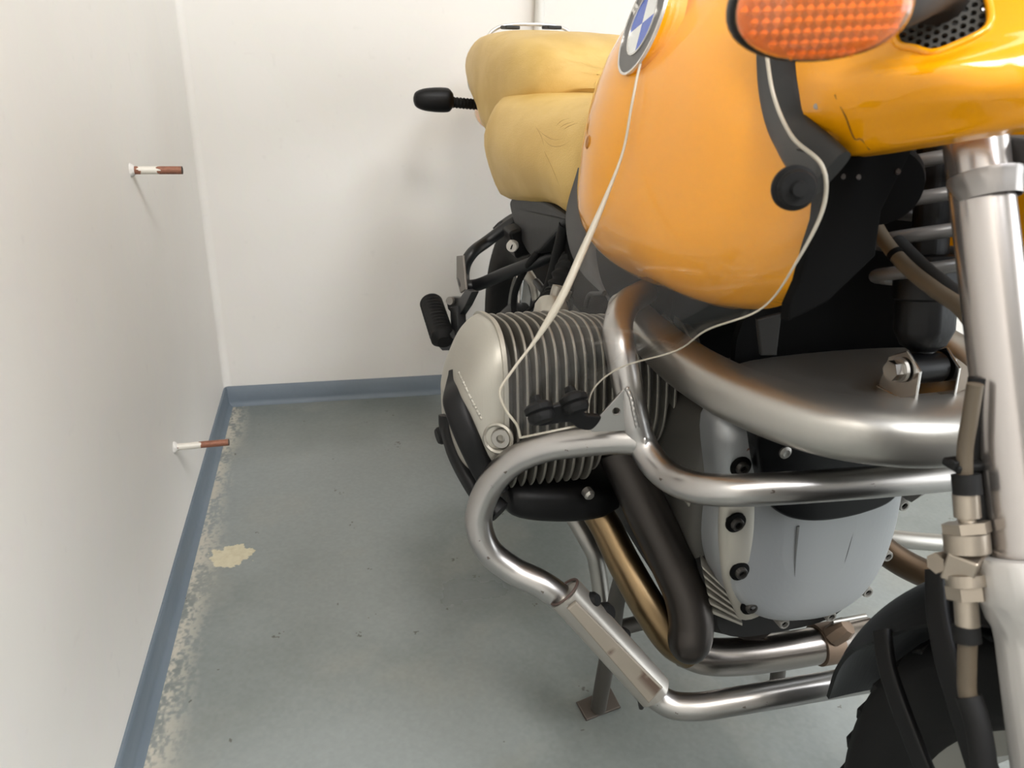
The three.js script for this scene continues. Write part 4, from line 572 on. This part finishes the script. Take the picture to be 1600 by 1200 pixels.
// --- clear leg shield
{ const L = [[1060, -60, 0.12], [1003, 92, 0.12], [988, 160, 0.11], [974, 235, 0.10], [948, 305, 0.09], [908, 398, 0.075], [876, 468, 0.06], [842, 524, 0.055], [800, 580, 0.05], [781, 612, 0.048], [790, 640, 0.045], [808, 665, 0.04], [813, 684, 0.04]];
  const Rr = [[1186, -60, -0.07], [1198, 85, -0.08], [1209, 150, -0.09], [1238, 214, -0.12], [1286, 262, -0.155], [1288, 318, -0.155], [1243, 412, -0.14], [1190, 482, -0.11], [1106, 515, -0.07], [1056, 548, -0.02], [962, 578, 0.015], [925, 612, 0.025], [919, 662, 0.03]];
  const rows = L.map((l, i) => { const r = Rr[i], q = []; for (let k = 0; k <= 4; k++) { const t = k / 4, sag = 0.02 * Math.sin(t * Math.PI) * (i < 8 ? 1 : 0.5); let p = atB(l[0] + (r[0] - l[0]) * t, l[1] + (r[1] - l[1]) * t, l[2] + (r[2] - l[2]) * t - sag); const h = onMesh(tank, l[0] + (r[0] - l[0]) * t, l[1] + (r[1] - l[1]) * t); if (h) { const dt = h.p.distanceTo(eyeB), ds = p.distanceTo(eyeB); if (ds > dt - 0.014) p = eyeB.clone().add(p.sub(eyeB).multiplyScalar((dt - 0.014) / ds)); } q.push(p); } return q; });
  const S = netSurface(rows, 28, 72);
  const sh = part('leg_shield', sheet(S, 0.003), M.clear, bike, 'clear curved acrylic leg shield');
  const nu = S.length - 1, nv = S[0].length - 1, edge = (a) => a.map((p) => p.clone());
  part('shield_edge', sweep(S[0].map((p) => p), (t) => 0.0014 + 0.0026 * smooth(0.35, 0.6, t) * (1 - smooth(0.7, 0.8, t)), { seg: 150, rad: 10 }), M.clearEdge, sh, 'pale cut edge of the shield'); part('shield_edge', sweep(S[nu].map((p) => p), (t) => 0.0008 + 0.0007 * (1 - smooth(0.35, 0.5, t)), { seg: 150, rad: 10 }), M.clearEdge, sh); part('shield_edge', sweep(S.map((c) => c[nv]), 0.0012, { seg: 40, rad: 8 }), M.clearEdge, sh);
  for (const [u0, v0, u1, v1, sag] of [[1, 40, 27, 52, 2], [4, 44, 18, 48, 1]]) { const q = []; for (let i = 0; i <= 8; i++) { const t = i / 8; q.push(S[Math.round(u0 + (u1 - u0) * t)][Math.round(v0 + (v1 - v0) * t - sag * Math.sin(Math.PI * t))].clone()); } part('moulded_crease', sweep(q, (t) => [0.0005 + 0.0016 * Math.sin(Math.PI * t), 0.0005 + 0.0006 * Math.sin(Math.PI * t)], { seg: 60, rad: 10 }), M.clear, sh); }
  // mounting knob at the tank and the two rubber plugs on the clamp
  const hk = atB(1242, 294, -0.155), dk = v3(-0.35, 0.1, 1);
  const kn = part('mounting_knob', turn([[0, 0.013], [0.005, 0.013], [0.006, 0.009], [0.0115, 0.0085], [0.013, 0.006], [0.013, 0.001], [0.0155, 0], [0.0155, -0.004], [0.013, -0.006], [0.013, -0.012], [0, -0.012]], hk, dk), M.rubber, bike, 'black rubber mounting knob');
  const cl = part('shield_clamp', slab([atB(836, 652, 0.02), atB(846, 640, 0.02), atB(870, 634, 0.02), atB(905, 625, 0.02), atB(912, 636, 0.02), atB(916, 648, 0.02), atB(940, 652, 0.02), atB(925, 672, 0.02), atB(905, 670, 0.02), atB(890, 661, 0.02), atB(862, 664, 0.02), atB(842, 666, 0.02)], 0.008, { bevel: 0.002, smooth: 70 }), M.blackPlastic, bike, 'black clamp with two rubber plugs');
  for (const [x, y] of [[846, 652], [900, 637]]) { const p = atB(x, y, 0.018), d = v3(-0.15, 0.75, -0.65).normalize(); part('rubber_plug', turn([[0, -0.006], [0.011, -0.005], [0.0135, -0.001], [0.0135, 0.003], [0.012, 0.0045], [0.0145, 0.006], [0.0145, 0.011], [0.011, 0.014], [0.006, 0.016], [0.005, 0.022], [0, 0.022]], p, d), M.rubber, cl); } }
// --- fork
{ const a = V(-0.1, 0.985, -0.14), bb = V(-0.1, 0.665, -0.282), c0 = atX(1545, 400, -0.1), c1 = atX(1592, 800, -0.1), d = c1.clone().sub(c0).normalize();
  const fk = part('fork_leg', sweep([c0.clone().addScaledVector(d, -0.17), c1.clone().addScaledVector(d, 0.05)], 0.0205, { seg: 30, rad: 36 }), std(0xb2aca8, 0.24, 0.85), bike, 'pale silver fork tube');
  const col = atX(1600, 866, -0.1);
  part('fork_slider', turn([[0.0215, 0], [0.0305, 0], [0.0325, 0.003], [0.0325, 0.03], [0.03, 0.034], [0.0275, 0.044], [0.0245, 0.05], [0.0235, 0.06], [0.0225, 0.2], [0.026, 0.26], [0.026, 0.33], [0, 0.33]], col, d, 48), M.slider, fk, 'matt silver lower fork slider');
  const top = atX(1540, 285, -0.1);
  part('fork_clamp', turn([[0.0205, -0.006], [0.0232, -0.006], [0.0238, -0.003], [0.0225, 0.003], [0.021, 0.012], [0.0205, 0.012]], top, d, 40), std(0x8f8b88, 0.4, 0.7), fk, 'fork bridge clamp ring'); part('fork_bridge', slab([top.clone().add(v3(0.015, 0.03, -0.02)), top.clone().add(v3(0.015, 0.03, 0.015)), top.clone().add(v3(0.185, 0.03, 0.015)), top.clone().add(v3(0.185, 0.03, -0.02))], 0.02), M.darkGrey, fk);
  const mk = (p) => p.clone().add(v3(0.2, 0, 0));
  part('fork_tube', sweep([mk(c0).addScaledVector(d, -0.17), mk(c1).addScaledVector(d, 0.05)], 0.0205, { seg: 8, rad: 24 }), std(0xb2aca8, 0.24, 0.85), fk); part('fork_slider', sweep([mk(col), mk(col).addScaledVector(d, 0.33)], 0.0265, { seg: 8, rad: 24 }), M.slider, fk); }
// --- brake hose with fittings
{ const X = -0.135, f = (x, y, z = X) => atX(x, y, z);
  const h = part('brake_hose', sweep([f(1352, 325, -0.06), f(1385, 380, -0.07), f(1420, 420, -0.075), f(1460, 452, -0.08), f(1502, 482, -0.085), f(1530, 520, -0.09)], 0.0062, { seg: 80 }), M.hose, bike, 'brown sheathed brake hose crossing the spring');
  part('hose_joint', sweep([f(1397, 395, -0.073), f(1402, 401, -0.073)], 0.0066, { seg: 3 }), M.deep, h);
  part('wire', sweep([f(1400, 380, -0.06), f(1440, 420, -0.065), f(1500, 470, -0.07)], 0.008, { seg: 30 }), M.rubber, h);
  const q = part('brake_line', sweep([f(1524, 600), f(1516, 650), f(1508, 700), f(1507, 745)], 0.0052, { seg: 40 }), M.hose, bike, 'brake line with threaded steel fittings');
  part('brake_wire', sweep([f(1528, 590, -0.12), f(1520, 670, -0.12), f(1517, 730, -0.12), f(1528, 790, -0.12), f(1530, 860, -0.12)], 0.0062, { seg: 50 }), M.rubber, q);
  part('cable_tie', [new RoundedBoxGeometry(0.024, 0.006, 0.016, 2, 0.002).translate(...f(1506, 725, -0.13).toArray()), new RoundedBoxGeometry(0.008, 0.006, 0.006, 2, 0.001).translate(...f(1493, 725, -0.14).toArray())], M.rubber, q);
  const seg = (y0, y1, r, m, n, sides) => { const a = f(1509, y0), b = f(1512, y1), L = a.distanceTo(b), dd = b.clone().sub(a); return sides ? part(n, prism(sides, r, L, a, dd), m, q) : part(n, sweep([a, b], r, { seg: 4, rad: 24 }), m, q); };
  seg(741, 772, 0.0092, M.rubber, 'rubber_sleeve'); seg(771, 808, 0.0085, M.brass, 'crimp_ferrule'); seg(806, 818, 0.0055, M.brass, 'line_neck'); seg(816, 833, 0.0155, M.brass, 'hex_nut', 6); seg(832, 862, 0.0145, M.brass, 'union_sleeve');
  const bc = f(1507, 882); part('union_block', new RoundedBoxGeometry(0.025, 0.022, 0.02, 3, 0.002).rotateY(0.5).translate(bc.x, bc.y, bc.z), M.brass, q, 'cast brake line union block');
  part('bleed_plug', prism(6, 0.0075, 0.016, f(1486, 876), v3(-0.9, 0.1, 0.1)), M.brass, q);
  seg(896, 914, 0.0135, M.brass, 'union_sleeve'); seg(914, 935, 0.0135, M.brass, 'hex_nut', 6); seg(934, 977, 0.0078, M.brass, 'crimp_ferrule'); seg(976, 1003, 0.0088, M.rubber, 'rubber_sleeve');
  part('hose_line', sweep([f(1512, 1000), f(1511, 1040), f(1512, 1085), f(1524, 1120), f(1534, 1170), f(1540, 1230)], 0.0062, { seg: 50 }), M.hose, q); part('hose_sheath', sweep([f(1513, 1088), f(1524, 1120), f(1534, 1170), f(1540, 1230)], 0.0085, { seg: 40 }), M.rubber, q); }
// --- front wheel and mudguard
const FW_C = V(0.0, 0.315, -0.452);
wheel('front_wheel', FW_C, 0.312, 0.108, 0.236, 'spoked front wheel', M.polished);
{ const rows = []; for (let i = 0; i <= 14; i++) { const a = (0 + i * 10.3) * D2R, q = [], k = Math.min(1, i / 3), wd = (0.028 + 0.052 * k) * (i > 12 ? 0.9 : 1); for (let j = 0; j <= 8; j++) { const x = (j / 8 - 0.5) * 2, rr = 0.358 - 0.03 * x * x * k - 0.01 * Math.abs(x) ** 4 * k; q.push(v3(FW_C.x + x * wd, FW_C.y + rr * Math.sin(a), FW_C.z - rr * Math.cos(a))); } rows.push(q); }
  const fd = part('front_mudguard', netMesh(rows, 0.004, 30, 80), M.blackPlastic, bike, 'black front mudguard with a pointed tail');
  const strap = (pts, w) => sweep(pts, w, { up: v3(-1, 0, 0.15), seg: 50, pow: 4, rad: 20 });
  part('mudguard_stay', strap([atX(1378, 985, -0.082), atX(1386, 1040, -0.09), atX(1405, 1100, -0.095), atX(1440, 1190, -0.098), atX(1470, 1260, -0.1)], [0.0095, 0.004]), M.blackPlastic, fd);
  part('mudguard_stay', strap([atX(1462, 890, -0.08), atX(1466, 960, -0.09), atX(1480, 1030, -0.096), atX(1508, 1120, -0.1), atX(1545, 1230, -0.104)], (t) => [0.009 + 0.005 * t, 0.004]), M.blackPlastic, fd); }
renderer.render(scene, camera);
